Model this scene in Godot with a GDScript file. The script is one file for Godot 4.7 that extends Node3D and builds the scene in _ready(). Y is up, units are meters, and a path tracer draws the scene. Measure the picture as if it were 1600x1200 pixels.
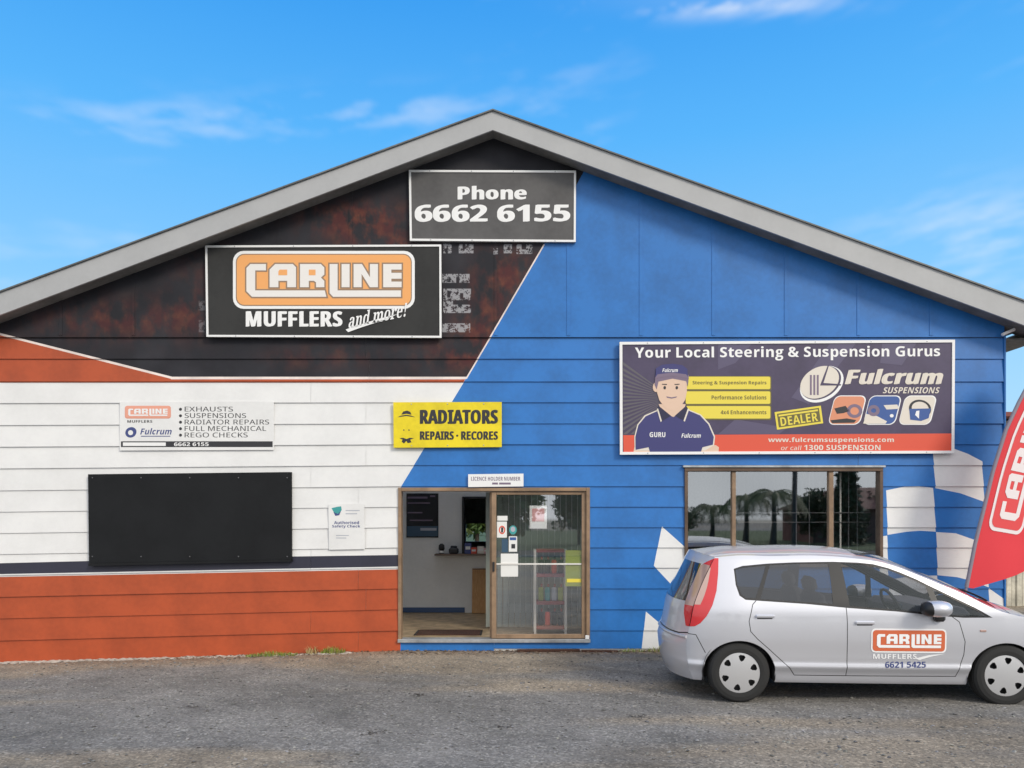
extends Node3D

# ---------------------------------------------------------------- camera numbers
const F := 1200.0            # focal length in pixels of the 1600 x 1200 photograph
const HX := 800.0
const HY := 812.0            # the horizon's row (shift lens: verticals stay vertical)
const S := 113.0             # pixels to the metre on the shop front (z = 0)
const EYE := 1.8
const D := F / S

var M := {}
var rng := RandomNumberGenerator.new()
var used_names := {}

# ---------------------------------------------------------------- geometry bag
class Bag:
	var v := PackedVector3Array()
	var n := PackedVector3Array()
	var uv := PackedVector2Array()
	var c := PackedColorArray()
	func tri(a: Vector3, b: Vector3, d: Vector3, na: Vector3, nb: Vector3, nd: Vector3, ua := Vector2.ZERO, ub := Vector2.ZERO, ud := Vector2.ZERO) -> void:
		var g := (b - a).cross(d - a)
		if g.length_squared() < 1e-16:
			return
		if g.dot(na + nb + nd) > 0.0:
			v.append_array([a, d, b]); n.append_array([na, nd, nb]); uv.append_array([ua, ud, ub])
		else:
			v.append_array([a, b, d]); n.append_array([na, nb, nd]); uv.append_array([ua, ub, ud])
	func flat(a: Vector3, b: Vector3, d: Vector3, nn: Vector3) -> void:
		tri(a, b, d, nn, nn, nn)
	func quad(a: Vector3, b: Vector3, d: Vector3, e: Vector3, out: Vector3) -> void:
		var g := (b - a).cross(d - a)
		if g.length_squared() < 1e-16:
			g = (d - a).cross(e - a)
		g = g.normalized()
		if g.dot(out) < 0.0:
			g = -g
		tri(a, b, d, g, g, g)
		tri(a, d, e, g, g, g)
	func smooth_quad(p: Array, q: Array) -> void:
		tri(p[0], p[1], p[2], q[0], q[1], q[2])
		tri(p[0], p[2], p[3], q[0], q[2], q[3])
	func box(at: Vector3, size: Vector3, bevel := 0.004, turn := Basis.IDENTITY) -> void:
		var h := size * 0.5
		var k := minf(bevel, minf(h.x, minf(h.y, h.z)) * 0.9)
		var sides := [Vector3.RIGHT, Vector3.UP, Vector3.BACK]
		for ax in 3:
			for sg in [-1.0, 1.0]:
				var nn: Vector3 = sides[ax] * sg
				var u: Vector3 = sides[(ax + 1) % 3]
				var w: Vector3 = sides[(ax + 2) % 3]
				var hu: float = h[(ax + 1) % 3] - k
				var hw: float = h[(ax + 2) % 3] - k
				var o: Vector3 = nn * h[ax]
				quad(at + turn * (o - u * hu - w * hw), at + turn * (o + u * hu - w * hw), at + turn * (o + u * hu + w * hw), at + turn * (o - u * hu + w * hw), turn * nn)
		if k <= 0.0:
			return
		for ax in 3:
			var u: Vector3 = sides[ax]
			var e1: Vector3 = sides[(ax + 1) % 3]
			var e2: Vector3 = sides[(ax + 2) % 3]
			var hu: float = h[ax] - k
			for s1 in [-1.0, 1.0]:
				for s2 in [-1.0, 1.0]:
					var a: Vector3 = e1 * s1 * h[(ax + 1) % 3] + e2 * s2 * (h[(ax + 2) % 3] - k)
					var b: Vector3 = e1 * s1 * (h[(ax + 1) % 3] - k) + e2 * s2 * h[(ax + 2) % 3]
					quad(at + turn * (a - u * hu), at + turn * (a + u * hu), at + turn * (b + u * hu), at + turn * (b - u * hu), turn * (e1 * s1 + e2 * s2))
		for sx in [-1.0, 1.0]:
			for sy in [-1.0, 1.0]:
				for sz in [-1.0, 1.0]:
					var sg := Vector3(sx, sy, sz)
					flat(at + turn * (sg * Vector3(h.x, h.y - k, h.z - k)), at + turn * (sg * Vector3(h.x - k, h.y, h.z - k)), at + turn * (sg * Vector3(h.x - k, h.y - k, h.z)), turn * sg.normalized())
	func tube(pts: Array, radii: Array, segs := 8, caps := true) -> void:
		var rings := []
		var norms := []
		var side := Vector3.ZERO
		for i in pts.size():
			var t: Vector3 = (pts[mini(i + 1, pts.size() - 1)] - pts[maxi(i - 1, 0)]).normalized()
			if side == Vector3.ZERO:
				side = t.cross(Vector3.UP if absf(t.y) < 0.9 else Vector3.RIGHT).normalized()
			side = (side - t * side.dot(t)).normalized()
			var up := t.cross(side)
			var ring := []
			var nr := []
			for k in segs:
				var a := TAU * k / segs
				var o := side * cos(a) + up * sin(a)
				ring.append(pts[i] + o * radii[mini(i, radii.size() - 1)])
				nr.append(o)
			rings.append(ring); norms.append(nr)
		for i in pts.size() - 1:
			for k in segs:
				var l := (k + 1) % segs
				smooth_quad([rings[i][k], rings[i + 1][k], rings[i + 1][l], rings[i][l]], [norms[i][k], norms[i + 1][k], norms[i + 1][l], norms[i][l]])
		if caps:
			for e in [0, pts.size() - 1]:
				var nn: Vector3 = (pts[0] - pts[1]).normalized() if e == 0 else (pts[e] - pts[e - 1]).normalized()
				for k in segs:
					flat(pts[e], rings[e][k], rings[e][(k + 1) % segs], nn)
	# profile: Vector2(radius, along the axis); turned about the local z axis of the basis
	func lathe(profile: Array, at: Vector3, turn: Basis, segs := 32) -> void:
		for i in profile.size() - 1:
			var p: Vector2 = profile[i]
			var q: Vector2 = profile[i + 1]
			var d := (q - p).normalized()
			var nr := Vector2(d.y, -d.x)
			for k in segs:
				var a := TAU * k / segs
				var b := TAU * (k + 1) / segs
				var ca := Vector3(cos(a), sin(a), 0)
				var cb := Vector3(cos(b), sin(b), 0)
				var na := turn * (ca * nr.x + Vector3(0, 0, nr.y))
				var nb := turn * (cb * nr.x + Vector3(0, 0, nr.y))
				smooth_quad([at + turn * (ca * p.x + Vector3(0, 0, p.y)), at + turn * (ca * q.x + Vector3(0, 0, q.y)), at + turn * (cb * q.x + Vector3(0, 0, q.y)), at + turn * (cb * p.x + Vector3(0, 0, p.y))], [na, na, nb, nb])
	func arrays() -> Array:
		var a := []
		a.resize(Mesh.ARRAY_MAX)
		a[Mesh.ARRAY_VERTEX] = v
		a[Mesh.ARRAY_NORMAL] = n
		a[Mesh.ARRAY_TEX_UV] = uv
		if c.size() == v.size() and c.size() > 0:
			a[Mesh.ARRAY_COLOR] = c
		return a

func mesh_of(bags: Dictionary) -> ArrayMesh:
	var m := ArrayMesh.new()
	for mat in bags:
		if bags[mat].v.size():
			m.add_surface_from_arrays(Mesh.PRIMITIVE_TRIANGLES, bags[mat].arrays())
			m.surface_set_material(m.get_surface_count() - 1, M[mat])
	return m

func numbered(called: String) -> String:
	if not used_names.has(called):
		used_names[called] = 0
		return called
	used_names[called] += 1
	return "%s_%03d" % [called, used_names[called]]

func part(parent: Node3D, called: String, bags: Dictionary, at := Vector3.ZERO) -> MeshInstance3D:
	var o := MeshInstance3D.new()
	o.name = called
	o.mesh = mesh_of(bags)
	o.position = at
	parent.add_child(o, true)
	return o

func one(parent: Node3D, called: String, bag: Bag, mat: String) -> MeshInstance3D:
	return part(parent, called, {mat: bag})

func holder(parent: Node3D, called: String) -> Node3D:
	var o := Node3D.new()
	o.name = called
	parent.add_child(o, true)
	return o

func tag(o: Node3D, label: String, category: String, group := "") -> void:
	o.set_meta("label", label)
	o.set_meta("category", category)
	if group:
		o.set_meta("group", group)

func thing(called: String, label: String, category: String, at := Vector3.ZERO, group := "") -> Node3D:
	var o := Node3D.new()
	o.name = numbered(called)
	add_child(o)
	o.position = at
	tag(o, label, category, group)
	return o

func setting(called: String, bags: Dictionary) -> MeshInstance3D:
	var o := MeshInstance3D.new()
	o.name = numbered(called)
	o.mesh = mesh_of(bags)
	add_child(o)
	o.set_meta("kind", "structure")
	return o

# ---------------------------------------------------------------- pixels to metres
func P(px: float, py: float, z := 0.0) -> Vector3:
	return Vector3((px - HX) / F * (D - z), EYE + (HY - py) / F * (D - z), z)

func mirrored(px: float, py: float, z: float) -> Vector3:   # where a thing stands that the shop's glass (z = 0) mirrors
	return Vector3((px - HX) / F * (D + z), EYE + (HY - py) / F * (D + z), z)

func ps(points: Array) -> PackedVector2Array:
	var r := PackedVector2Array()
	for i in range(0, points.size(), 2):
		r.append(Vector2(points[i], points[i + 1]))
	return r

func rect(x0: float, y0: float, x1: float, y1: float) -> PackedVector2Array:
	return PackedVector2Array([Vector2(x0, y0), Vector2(x1, y0), Vector2(x1, y1), Vector2(x0, y1)])

func round_rect(x0: float, y0: float, x1: float, y1: float, r: float, shear := 0.0) -> PackedVector2Array:
	var out := PackedVector2Array()
	var cs := [[x1 - r, y0 + r, -PI / 2], [x1 - r, y1 - r, 0.0], [x0 + r, y1 - r, PI / 2], [x0 + r, y0 + r, PI]]
	for k in cs:
		for i in 6:
			var a: float = k[2] + PI / 2 * i / 5.0
			var y: float = k[1] + sin(a) * r
			out.append(Vector2(k[0] + cos(a) * r + shear * (y1 - y), y))
	return out

func ellipse(cx: float, cy: float, rx: float, ry: float, n := 28, turn := 0.0) -> PackedVector2Array:
	var out := PackedVector2Array()
	for i in n:
		var a := TAU * i / n
		out.append(Vector2(cx, cy) + Vector2(cos(a) * rx, sin(a) * ry).rotated(turn))
	return out

# flat or curved print: a polygon laid out in 2D, put in place by MAP
func print_poly(bag: Bag, poly: PackedVector2Array, map: Callable, nn := Vector3.BACK) -> void:
	var t := Geometry2D.triangulate_polygon(poly)
	for i in range(0, t.size(), 3):
		bag.flat(map.call(poly[t[i]]), map.call(poly[t[i + 1]]), map.call(poly[t[i + 2]]), nn)

func print_minus(bag: Bag, poly: PackedVector2Array, holes: Array, map: Callable, nn := Vector3.BACK) -> void:
	for piece in cut_pieces(poly, holes):
		print_poly(bag, piece, map, nn)

func cut_pieces(poly: PackedVector2Array, holes: Array) -> Array:
	# splits the polygon through the middle of each hole first, so that no piece is left with a hole in it
	var lo := poly[0]
	var hi := poly[0]
	for p in poly:
		lo = lo.min(p); hi = hi.max(p)
	var xs := [lo.x - 1.0]
	for h in holes:
		var c := Vector2.ZERO
		for p in h:
			c += p
		xs.append(c.x / h.size())
	xs.append(hi.x + 1.0)
	xs.sort()
	var out := []
	for i in xs.size() - 1:
		if xs[i + 1] - xs[i] < 1e-6:
			continue
		var bits: Array = Geometry2D.intersect_polygons(poly, rect(xs[i], lo.y - 1.0, xs[i + 1], hi.y + 1.0))
		for h in holes:
			var next := []
			for b in bits:
				for r in Geometry2D.clip_polygons(b, h):
					if not Geometry2D.is_polygon_clockwise(r):
						next.append(r)
			bits = next
		out.append_array(bits)
	return out

var fonts := {}
var text_cache := {}
func text_tris(s: String, font: String) -> Array:
	var key := font + "|" + s
	if text_cache.has(key):
		return text_cache[key]
	if not fonts.has(font):
		var f := SystemFont.new()
		f.font_names = PackedStringArray([font.trim_suffix(" Bold")])
		f.font_weight = 700 if font.ends_with("Bold") else 400
		fonts[font] = f
	var t := TextMesh.new()
	t.text = s
	t.font = fonts[font]
	t.font_size = 48
	t.depth = 0.0
	t.curve_step = 2.0
	var a := t.get_mesh_arrays()
	var vs: PackedVector3Array = a[Mesh.ARRAY_VERTEX]
	var idx = a[Mesh.ARRAY_INDEX]
	var out := PackedVector2Array()
	if idx != null and idx.size():
		for i in idx:
			out.append(Vector2(vs[i].x, vs[i].y))
	else:
		for p in vs:
			out.append(Vector2(p.x, p.y))
	var lo := Vector2(1e9, 1e9)
	var hi := -lo
	for p in out:
		lo = lo.min(p); hi = hi.max(p)
	text_cache[key] = [out, lo, hi]
	return text_cache[key]

# fits the words into the rectangle (rows run down, as in the photograph), sheared and turned about its centre
func print_text(bag: Bag, s: String, r: Array, map: Callable, font := "Droid Sans Bold", shear := 0.0, turn := 0.0, nn := Vector3.BACK) -> void:
	var t: Array = text_tris(s, font)
	var pts: PackedVector2Array = t[0]
	var lo: Vector2 = t[1]
	var size: Vector2 = t[2] - lo
	var mid := Vector2(r[0] + r[2], r[1] + r[3]) * 0.5
	var q := []
	for p in pts:
		var k := (p - lo) / size
		var w := Vector2(lerpf(r[0], r[2], k.x), lerpf(r[3], r[1], k.y))
		w.x += (r[3] - w.y) * shear
		q.append(map.call((w - mid).rotated(turn) + mid))
	for i in range(0, q.size() - 2, 3):
		bag.flat(q[i], q[i + 1], q[i + 2], nn)

# the same in a heavier weight: the strokes widened sideways by thin layers laid one over another
func print_heavy(bag: Bag, s: String, r: Array, maps: Callable, layer: int, weight: float, shear := 0.0) -> void:
	for k in 3:
		var dx: float = [0.0, -0.5, 0.5][k] * weight
		var dy: float = [0.0, 0.12, -0.12][k] * weight
		print_text(bag, s, [r[0] + weight * 0.5 + dx, r[1] + dy, r[2] - weight * 0.5 + dx, r[3] + dy], maps.call(layer + k), "Droid Sans Bold", shear)

# ---------------------------------------------------------------- materials
func lin(c: Color) -> Color:
	return c.linear_to_srgb()

func mat(called: String, c: Color, rough := 0.7, metal := 0.0) -> StandardMaterial3D:   # c is a linear base colour
	var m := StandardMaterial3D.new()
	m.resource_name = called
	m.albedo_color = c.linear_to_srgb()
	m.roughness = rough
	m.metallic = metal
	M[called] = m
	return m

func noise(freq: float, seed: int, octaves := 4, kind := FastNoiseLite.TYPE_SIMPLEX_SMOOTH) -> FastNoiseLite:
	var n := FastNoiseLite.new()
	n.noise_type = kind
	n.frequency = freq
	n.seed = seed
	n.fractal_octaves = octaves
	return n

func grime(size: int, seed: int, strength: float, fine: float) -> ImageTexture:
	# multiplies a paint's colour: broad blotches, streaky dirt and a fine grain, all a property of the paint film
	var a := noise(0.006, seed, 4).get_seamless_image(size, size)
	var b := noise(0.05, seed + 1, 3).get_seamless_image(size, size)
	var im := Image.create(size, size, false, Image.FORMAT_RGB8)
	var r := RandomNumberGenerator.new()
	r.seed = seed
	for y in size:
		for x in size:
			var p := 1.0 - strength * 1.4 * (1.0 - a.get_pixel(x, y).r) - strength * 0.6 * (1.0 - b.get_pixel(x, y).r) + r.randf_range(-fine, fine)
			p = clampf(p + strength * 0.6, 0.0, 1.0)
			im.set_pixel(x, y, Color(p, p, p * (1.0 - strength * 0.05)))
	return ImageTexture.create_from_image(im)

func worn(called: String, c: Color, rough: float, tex: Texture2D, scale := 0.4, metal := 0.0) -> StandardMaterial3D:
	var m := mat(called, c, rough, metal)
	m.albedo_texture = tex
	m.uv1_triplanar = true
	m.uv1_world_triplanar = true
	m.uv1_scale = Vector3.ONE * scale
	return m

# ---------------------------------------------------------------- sky
func make_sky() -> ImageTexture:
	var w := 2048
	var h := 1024
	var im := Image.create(w, h, false, Image.FORMAT_RGBF)
	var stops := [[-90.0, 0.546, 0.776, 0.956], [2.0, 0.50, 0.76, 0.96], [9.0, 0.36, 0.67, 0.96], [16.0, 0.235, 0.575, 0.955], [26.0, 0.10, 0.445, 0.93], [34.0, 0.048, 0.335, 0.85], [60.0, 0.025, 0.22, 0.68], [90.0, 0.02, 0.18, 0.6]]
	var n1 := noise(1.6, 5, 5)
	var n2 := noise(3.2, 9, 5)
	var n3 := noise(1.3, 21, 5)
	for y in h:
		var el := 90.0 - 180.0 * (y + 0.5) / h
		var base := Color(0.3, 0.29, 0.27)
		if el > -1.0:
			for i in stops.size() - 1:
				if el >= stops[i][0] and el <= stops[i + 1][0]:
					var t: float = (el - stops[i][0]) / (stops[i + 1][0] - stops[i][0])
					if i == 0:
						t = 1.0
					base = Color(lerpf(stops[i][1], stops[i + 1][1], t), lerpf(stops[i][2], stops[i + 1][2], t), lerpf(stops[i][3], stops[i + 1][3], t))
		if el <= -1.0:
			for x in w:
				im.set_pixel(x, y, base)
			continue
		var ce := cos(deg_to_rad(el))
		var se := sin(deg_to_rad(el))
		for x in w:
			var az := (x + 0.5) / w * TAU                       # 0 looks along -z
			var d := Vector3(sin(az) * ce, se, -cos(az) * ce)
			var c := base
			# high thin cloud: streaks stretched sideways, drifting up to the right
			var tilt := Vector3(d.x * 0.8, d.y * 4.2 - d.x * 0.55, d.z * 0.8)
			var wisp := clampf(n2.get_noise_3dv(tilt * 1.5) * 1.5 + n2.get_noise_3dv(tilt * 5.0 + Vector3(7, 0, 0)) * 1.1 + 0.14, 0.0, 1.0)
			var patch := clampf(n1.get_noise_3dv(d * 1.2 + Vector3(3.1, 0.4, 0)) * 2.2 - 0.05, 0.0, 1.0)
			var q := wisp * patch * 0.55
			if d.z < 0.0:
				var px := HX + d.x / -d.z * F
				var py := HY - d.y / -d.z * F
				q *= 0.45
				q += 0.27 * wisp * exp(-pow((px - 250.0) / 280.0, 2.0) - pow((py - 192.0) / 42.0, 2.0))
				q += 0.25 * wisp * exp(-pow((px - 620.0) / 170.0, 2.0) - pow((py - 172.0) / 30.0, 2.0))
				q += 0.9 * (wisp + 0.08) * exp(-pow((px - 1100.0) / 170.0, 2.0) - pow((py + 0.0) / 22.0, 2.0))
				q += 0.38 * wisp * exp(-pow((px - 1560.0) / 190.0, 2.0) - pow((py - 370.0) / 70.0, 2.0))
			c = c.lerp(Color(0.90, 0.93, 0.97), clampf(q, 0.0, 1.0))
			# the pale cloud deck behind the photographer, which the windows mirror
			var deck := smoothstep(-0.05, 0.55, d.z * 0.85 + d.y * 0.35 + n3.get_noise_3dv(d * 1.1) * 0.35)
			var tone := 0.90 + 0.22 * n1.get_noise_3dv(d * 1.7)
			c = c.lerp(Color(tone, tone, tone * 1.01), deck * 0.93)
			im.set_pixel(x, y, c * lerpf(0.79, 1.0, deck))
	return ImageTexture.create_from_image(im)

# ---------------------------------------------------------------- textures with a picture of their own
func old_black_paint() -> ImageTexture:
	# black paint on the gable: rusty red faded patches, and flakes left of old white letters
	var w := 980
	var h := 400
	var im := Image.create(w, h, false, Image.FORMAT_RGB8)
	var a := noise(0.012, 31, 4)
	var b := noise(0.05, 32, 4)
	var g := noise(0.35, 33, 2)
	var spots := [[180.0, 500.0, 130.0, 32.0, 0.75], [300.0, 470.0, 40.0, 50.0, 0.5], [560.0, 345.0, 80.0, 28.0, 1.3], [600.0, 385.0, 60.0, 16.0, 0.9], [790.0, 430.0, 55.0, 45.0, 0.85], [755.0, 520.0, 45.0, 60.0, 0.9], [700.0, 555.0, 70.0, 25.0, 0.6], [530.0, 555.0, 60.0, 20.0, 0.5], [450.0, 560.0, 40.0, 20.0, 0.35], [330.0, 400.0, 40.0, 30.0, 0.4]]
	var letters := [rect(690, 428, 734, 443), rect(692, 451, 736, 470), rect(692, 470, 708, 490), rect(692, 476, 736, 490), rect(690, 505, 735, 520), rect(692, 381, 706, 397), rect(716, 382, 740, 397), rect(770, 388, 778, 399), rect(786, 382, 800, 397), rect(806, 382, 832, 398), rect(311, 470, 322, 486), rect(311, 500, 322, 520)]
	var holes := [rect(698, 455, 704, 466), rect(712, 433, 718, 443), rect(718, 458, 724, 468), rect(697, 384, 700, 397), rect(722, 382, 727, 391), rect(792, 386, 796, 392), rect(814, 382, 822, 391)]
	for y in h:
		for x in w:
			var px := x - 60.0
			var py := y + 200.0
			var base := Color(0.215, 0.215, 0.235)
			base = base.lerp(Color(0.265, 0.265, 0.285), clampf(a.get_noise_2d(x, y) + 0.3, 0.0, 1.0))
			var rust := 0.0
			for s in spots:
				rust += s[4] * exp(-pow((px - s[0]) / s[2], 2.0) - pow((py - s[1]) / s[3], 2.0))
			rust *= clampf(0.55 + 1.0 * b.get_noise_2d(x * 0.7, y * 0.35) + 1.1 * a.get_noise_2d(x * 1.5, y * 1.5) + 0.3 * b.get_noise_2d(x * 3.0, y * 2.0), 0.0, 1.0)
			var tint := Color(0.41, 0.23, 0.23).lerp(Color(0.56, 0.33, 0.26), clampf(a.get_noise_2d(x * 3.0 + 90.0, y * 3.0) + 0.3, 0.0, 1.0))
			base = base.lerp(tint, clampf(rust, 0.0, 0.85))
			if px > 300.0:
				for q in letters:
					if px > q[0].x and px < q[2].x and py > q[0].y and py < q[2].y:
						var inside := false
						for k in holes:
							inside = inside or (px > k[0].x and px < k[2].x and py > k[0].y and py < k[2].y)
						var f := g.get_noise_2d(x, y) * 0.8 + b.get_noise_2d(x * 2.0, y * 2.0)
						if not inside and f > -0.2:
							base = base.lerp(Color(0.75, 0.75, 0.76), 0.9 if px > 400.0 else 0.4)
			im.set_pixel(x, y, base)
	return ImageTexture.create_from_image(im)

func gravel_images() -> Array:
	var size := 1024
	var cell := noise(0.075, 41, 1, FastNoiseLite.TYPE_CELLULAR)
	cell.cellular_return_type = FastNoiseLite.RETURN_CELL_VALUE
	cell.cellular_jitter = 1.0
	var dist := noise(0.075, 41, 1, FastNoiseLite.TYPE_CELLULAR)
	dist.cellular_return_type = FastNoiseLite.RETURN_DISTANCE
	dist.cellular_jitter = 1.0
	var ca := cell.get_seamless_image(size, size, false, false, 0.1, false)
	var di := dist.get_seamless_image(size, size, false, false, 0.1, false)
	var lo := noise(0.02, 44, 4).get_seamless_image(size, size)
	var col := Image.create(size, size, false, Image.FORMAT_RGB8)
	var hgt := Image.create(size, size, false, Image.FORMAT_RGB8)
	var r := RandomNumberGenerator.new()
	r.seed = 7
	for y in size:
		for x in size:
			var v: float = clampf(ca.get_pixel(x, y).r * 0.5 + 0.5, 0.0, 1.0)
			var k: float = clampf(0.5 + di.get_pixel(x, y).r * 0.5, 0.0, 1.0)
			var l := lo.get_pixel(x, y).r
			var g := r.randf_range(-0.05, 0.05)
			var t := 0.64 + (v - 0.6) * 0.42 + (l - 0.5) * 0.14 + g * 2.0
			if v > 0.95:
				t += 0.07
			col.set_pixel(x, y, Color(t, t * 0.99, t * 0.975))
			hgt.set_pixel(x, y, Color.WHITE * clampf(1.0 - k + v * 0.4 + g, 0.0, 1.0))
	return [ImageTexture.create_from_image(col), ImageTexture.create_from_image(hgt)]

func wood_image(a: Color, b: Color, seed: int) -> ImageTexture:
	var im := Image.create(256, 256, false, Image.FORMAT_RGB8)
	var n := noise(0.02, seed, 4)
	for y in 256:
		for x in 256:
			var t := 0.5 + 0.5 * sin(x * 0.35 + n.get_noise_2d(x * 2.0, y * 0.25) * 9.0)
			t = clampf(t * 0.6 + 0.4 * (n.get_noise_2d(x * 8.0, y * 0.6) + 0.5), 0.0, 1.0)
			im.set_pixel(x, y, a.lerp(b, t))
	return ImageTexture.create_from_image(im)

func make_materials() -> void:
	var soft := grime(512, 3, 0.10, 0.012)
	var clean := grime(512, 23, 0.035, 0.008)
	var dirty := grime(512, 13, 0.22, 0.02)
	worn("white_paint", Color(0.80, 0.80, 0.80), 0.55, clean)
	worn("orange_paint", Color(0.46, 0.078, 0.020), 0.5, soft)
	worn("blue_paint", Color(0.020, 0.175, 0.54), 0.45, soft)
	worn("navy_paint", Color(0.026, 0.026, 0.048), 0.5, soft)
	worn("stripe_paint", Color(0.85, 0.74, 0.70), 0.5, soft)
	var bp := mat("black_paint", Color(0.70, 0.70, 0.72), 0.7)
	bp.albedo_texture = old_black_paint()
	bp.texture_repeat = false
	worn("fascia_paint", Color(0.425, 0.43, 0.44), 0.5, clean)
	worn("roof_metal", Color(0.16, 0.165, 0.17), 0.45, dirty, 0.4, 0.3)
	worn("soffit_board", Color(0.24, 0.235, 0.235), 0.8, dirty)
	worn("plaster", Color(0.82, 0.815, 0.80), 0.8, clean)
	worn("shed_lining", Color(0.45, 0.45, 0.44), 0.8, dirty)
	worn("concrete", Color(0.36, 0.33, 0.29), 0.9, dirty, 0.9)
	worn("footing", Color(0.07, 0.055, 0.05), 0.95, dirty)
	worn("tan_frame", Color(0.35, 0.23, 0.145), 0.45, dirty)
	worn("bronze_frame", Color(0.16, 0.105, 0.075), 0.4, dirty, 0.4, 0.3)
	worn("sill_metal", Color(0.55, 0.57, 0.60), 0.4, dirty, 0.4, 0.5)
	worn("brown_floor", Color(0.50, 0.37, 0.23), 0.5, dirty, 1.2)
	worn("cream_metal", Color(0.72, 0.68, 0.58), 0.5, dirty)
	worn("red_roof", Color(0.22, 0.06, 0.05), 0.7, dirty)
	worn("charcoal_sheet", Color(0.014, 0.015, 0.017), 0.6, soft)
	worn("sign_black", Color(0.042, 0.042, 0.042), 0.5, soft)
	worn("sign_grey", Color(0.125, 0.122, 0.125), 0.5, soft)
	mat("sign_white", Color(0.84, 0.84, 0.84), 0.5)
	mat("letter_white", Color(0.86, 0.86, 0.86), 0.5)
	mat("logo_orange", Color(0.87, 0.40, 0.13), 0.5)
	mat("logo_letters", Color(0.82, 0.79, 0.76), 0.5)
	mat("logo_line", Color(0.30, 0.20, 0.13), 0.5)
	mat("logo_red", Color(0.62, 0.13, 0.045), 0.5)
	mat("logo_faded", Color(0.80, 0.36, 0.26), 0.5)
	mat("ink", Color(0.03, 0.03, 0.035), 0.5)
	mat("ink_blue", Color(0.05, 0.07, 0.22), 0.5)
	worn("sign_yellow", Color(0.88, 0.70, 0.012), 0.45, soft)
	mat("print_yellow", Color(0.80, 0.66, 0.08), 0.45)
	mat("print_yellow_dark", Color(0.14, 0.12, 0.04), 0.5)
	worn("print_violet", Color(0.072, 0.056, 0.115), 0.45, soft)
	mat("print_ray", Color(0.115, 0.105, 0.125), 0.45)
	mat("print_glow", Color(0.10, 0.085, 0.155), 0.45)
	mat("print_red", Color(0.72, 0.095, 0.05), 0.45)
	mat("print_navy", Color(0.045, 0.045, 0.17), 0.5)
	mat("print_navy_dark", Color(0.02, 0.02, 0.06), 0.5)
	mat("print_skin", Color(0.74, 0.53, 0.40), 0.5)
	mat("print_cream", Color(0.74, 0.68, 0.60), 0.5)
	mat("print_orange", Color(0.70, 0.28, 0.16), 0.5)
	mat("print_mauve", Color(0.20, 0.15, 0.22), 0.5)
	mat("print_blue", Color(0.04, 0.10, 0.32), 0.5)
	mat("print_teal", Color(0.05, 0.33, 0.33), 0.5)
	mat("print_grey", Color(0.42, 0.44, 0.50), 0.5)
	mat("print_pink", Color(0.75, 0.42, 0.42), 0.5)
	mat("print_lime", Color(0.33, 0.38, 0.06), 0.5)
	mat("paper", Color(0.80, 0.80, 0.78), 0.7)
	mat("black_plastic", Color(0.018, 0.018, 0.02), 0.5)
	mat("dark_glass", Color(0.02, 0.022, 0.026), 0.08)
	mat("poster_blue", Color(0.04, 0.09, 0.15), 0.4)
	mat("skirting_blue", Color(0.05, 0.10, 0.22), 0.5)
	mat("rack_white", Color(0.72, 0.70, 0.66), 0.5)
	mat("rack_red", Color(0.36, 0.10, 0.09), 0.5)
	mat("blind", Color(0.30, 0.33, 0.30), 0.7)
	mat("steel_dark", Color(0.16, 0.16, 0.17), 0.5, 0.3)
	mat("steel", Color(0.45, 0.45, 0.47), 0.35, 0.8)
	var wood := mat("wood", Color(0.9, 0.9, 0.9), 0.55)
	wood.albedo_texture = wood_image(Color(0.80, 0.62, 0.40), Color(0.70, 0.50, 0.29), 4)
	wood.uv1_triplanar = true
	wood.uv1_scale = Vector3.ONE * 1.6
	var old := mat("old_timber", Color(0.8, 0.8, 0.8), 0.9)
	old.albedo_texture = wood_image(Color(0.40, 0.26, 0.20), Color(0.22, 0.14, 0.11), 6)
	old.uv1_triplanar = true
	old.uv1_scale = Vector3(3, 0.6, 3)
	for k in ["charcoal_sheet", "sign_black", "sign_grey", "black_paint"]:       # matt films
		M[k].metallic_specular = 0.3
	# glass with a mirror film: part mirror, part clear
	var white := Image.create(4, 4, false, Image.FORMAT_RGB8)
	white.fill(Color.WHITE)
	var wt := ImageTexture.create_from_image(white)
	for g in [["window_film", 0.36], ["door_film", 0.33]]:
		var m := mat(g[0], Color(0.93, 0.97, 1.0), 0.015, 1.0)
		m.albedo_texture = wt
		m.transparency = BaseMaterial3D.TRANSPARENCY_ALPHA
		m.albedo_color.a = g[1]
	for g in [["car_glass", 0.22, Color(0.05, 0.07, 0.07)], ["privacy_glass", 0.72, Color(0.012, 0.014, 0.017)], ["added_skylight_sheet", 0.06, Color(0.8, 0.8, 0.8)]]:
		var m := mat(g[0], g[2], 0.03)
		m.transparency = BaseMaterial3D.TRANSPARENCY_ALPHA
		m.albedo_color.a = g[1]
		m.metallic_specular = 0.72
		if g[0] == "privacy_glass":
			m.clearcoat_enabled = true
			m.clearcoat = 1.0
			m.clearcoat_roughness = 0.03
	# car
	var paint := mat("silver_paint", Color(0.65, 0.655, 0.70), 0.38, 0.5)
	paint.clearcoat_enabled = true
	paint.clearcoat = 1.0
	paint.clearcoat_roughness = 0.04
	mat("car_black", Color(0.014, 0.014, 0.015), 0.45)
	mat("tyre_rubber", Color(0.022, 0.022, 0.022), 0.85)
	mat("wheel_silver", Color(0.62, 0.62, 0.63), 0.35, 0.5)
	mat("seat_cloth", Color(0.09, 0.09, 0.10), 0.9)
	var tl := mat("tail_red", Color(0.62, 0.012, 0.018), 0.08)
	tl.clearcoat_enabled = true
	tl.clearcoat = 1.0
	mat("tail_clear", Color(0.55, 0.38, 0.33), 0.12, 0.3)
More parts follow.
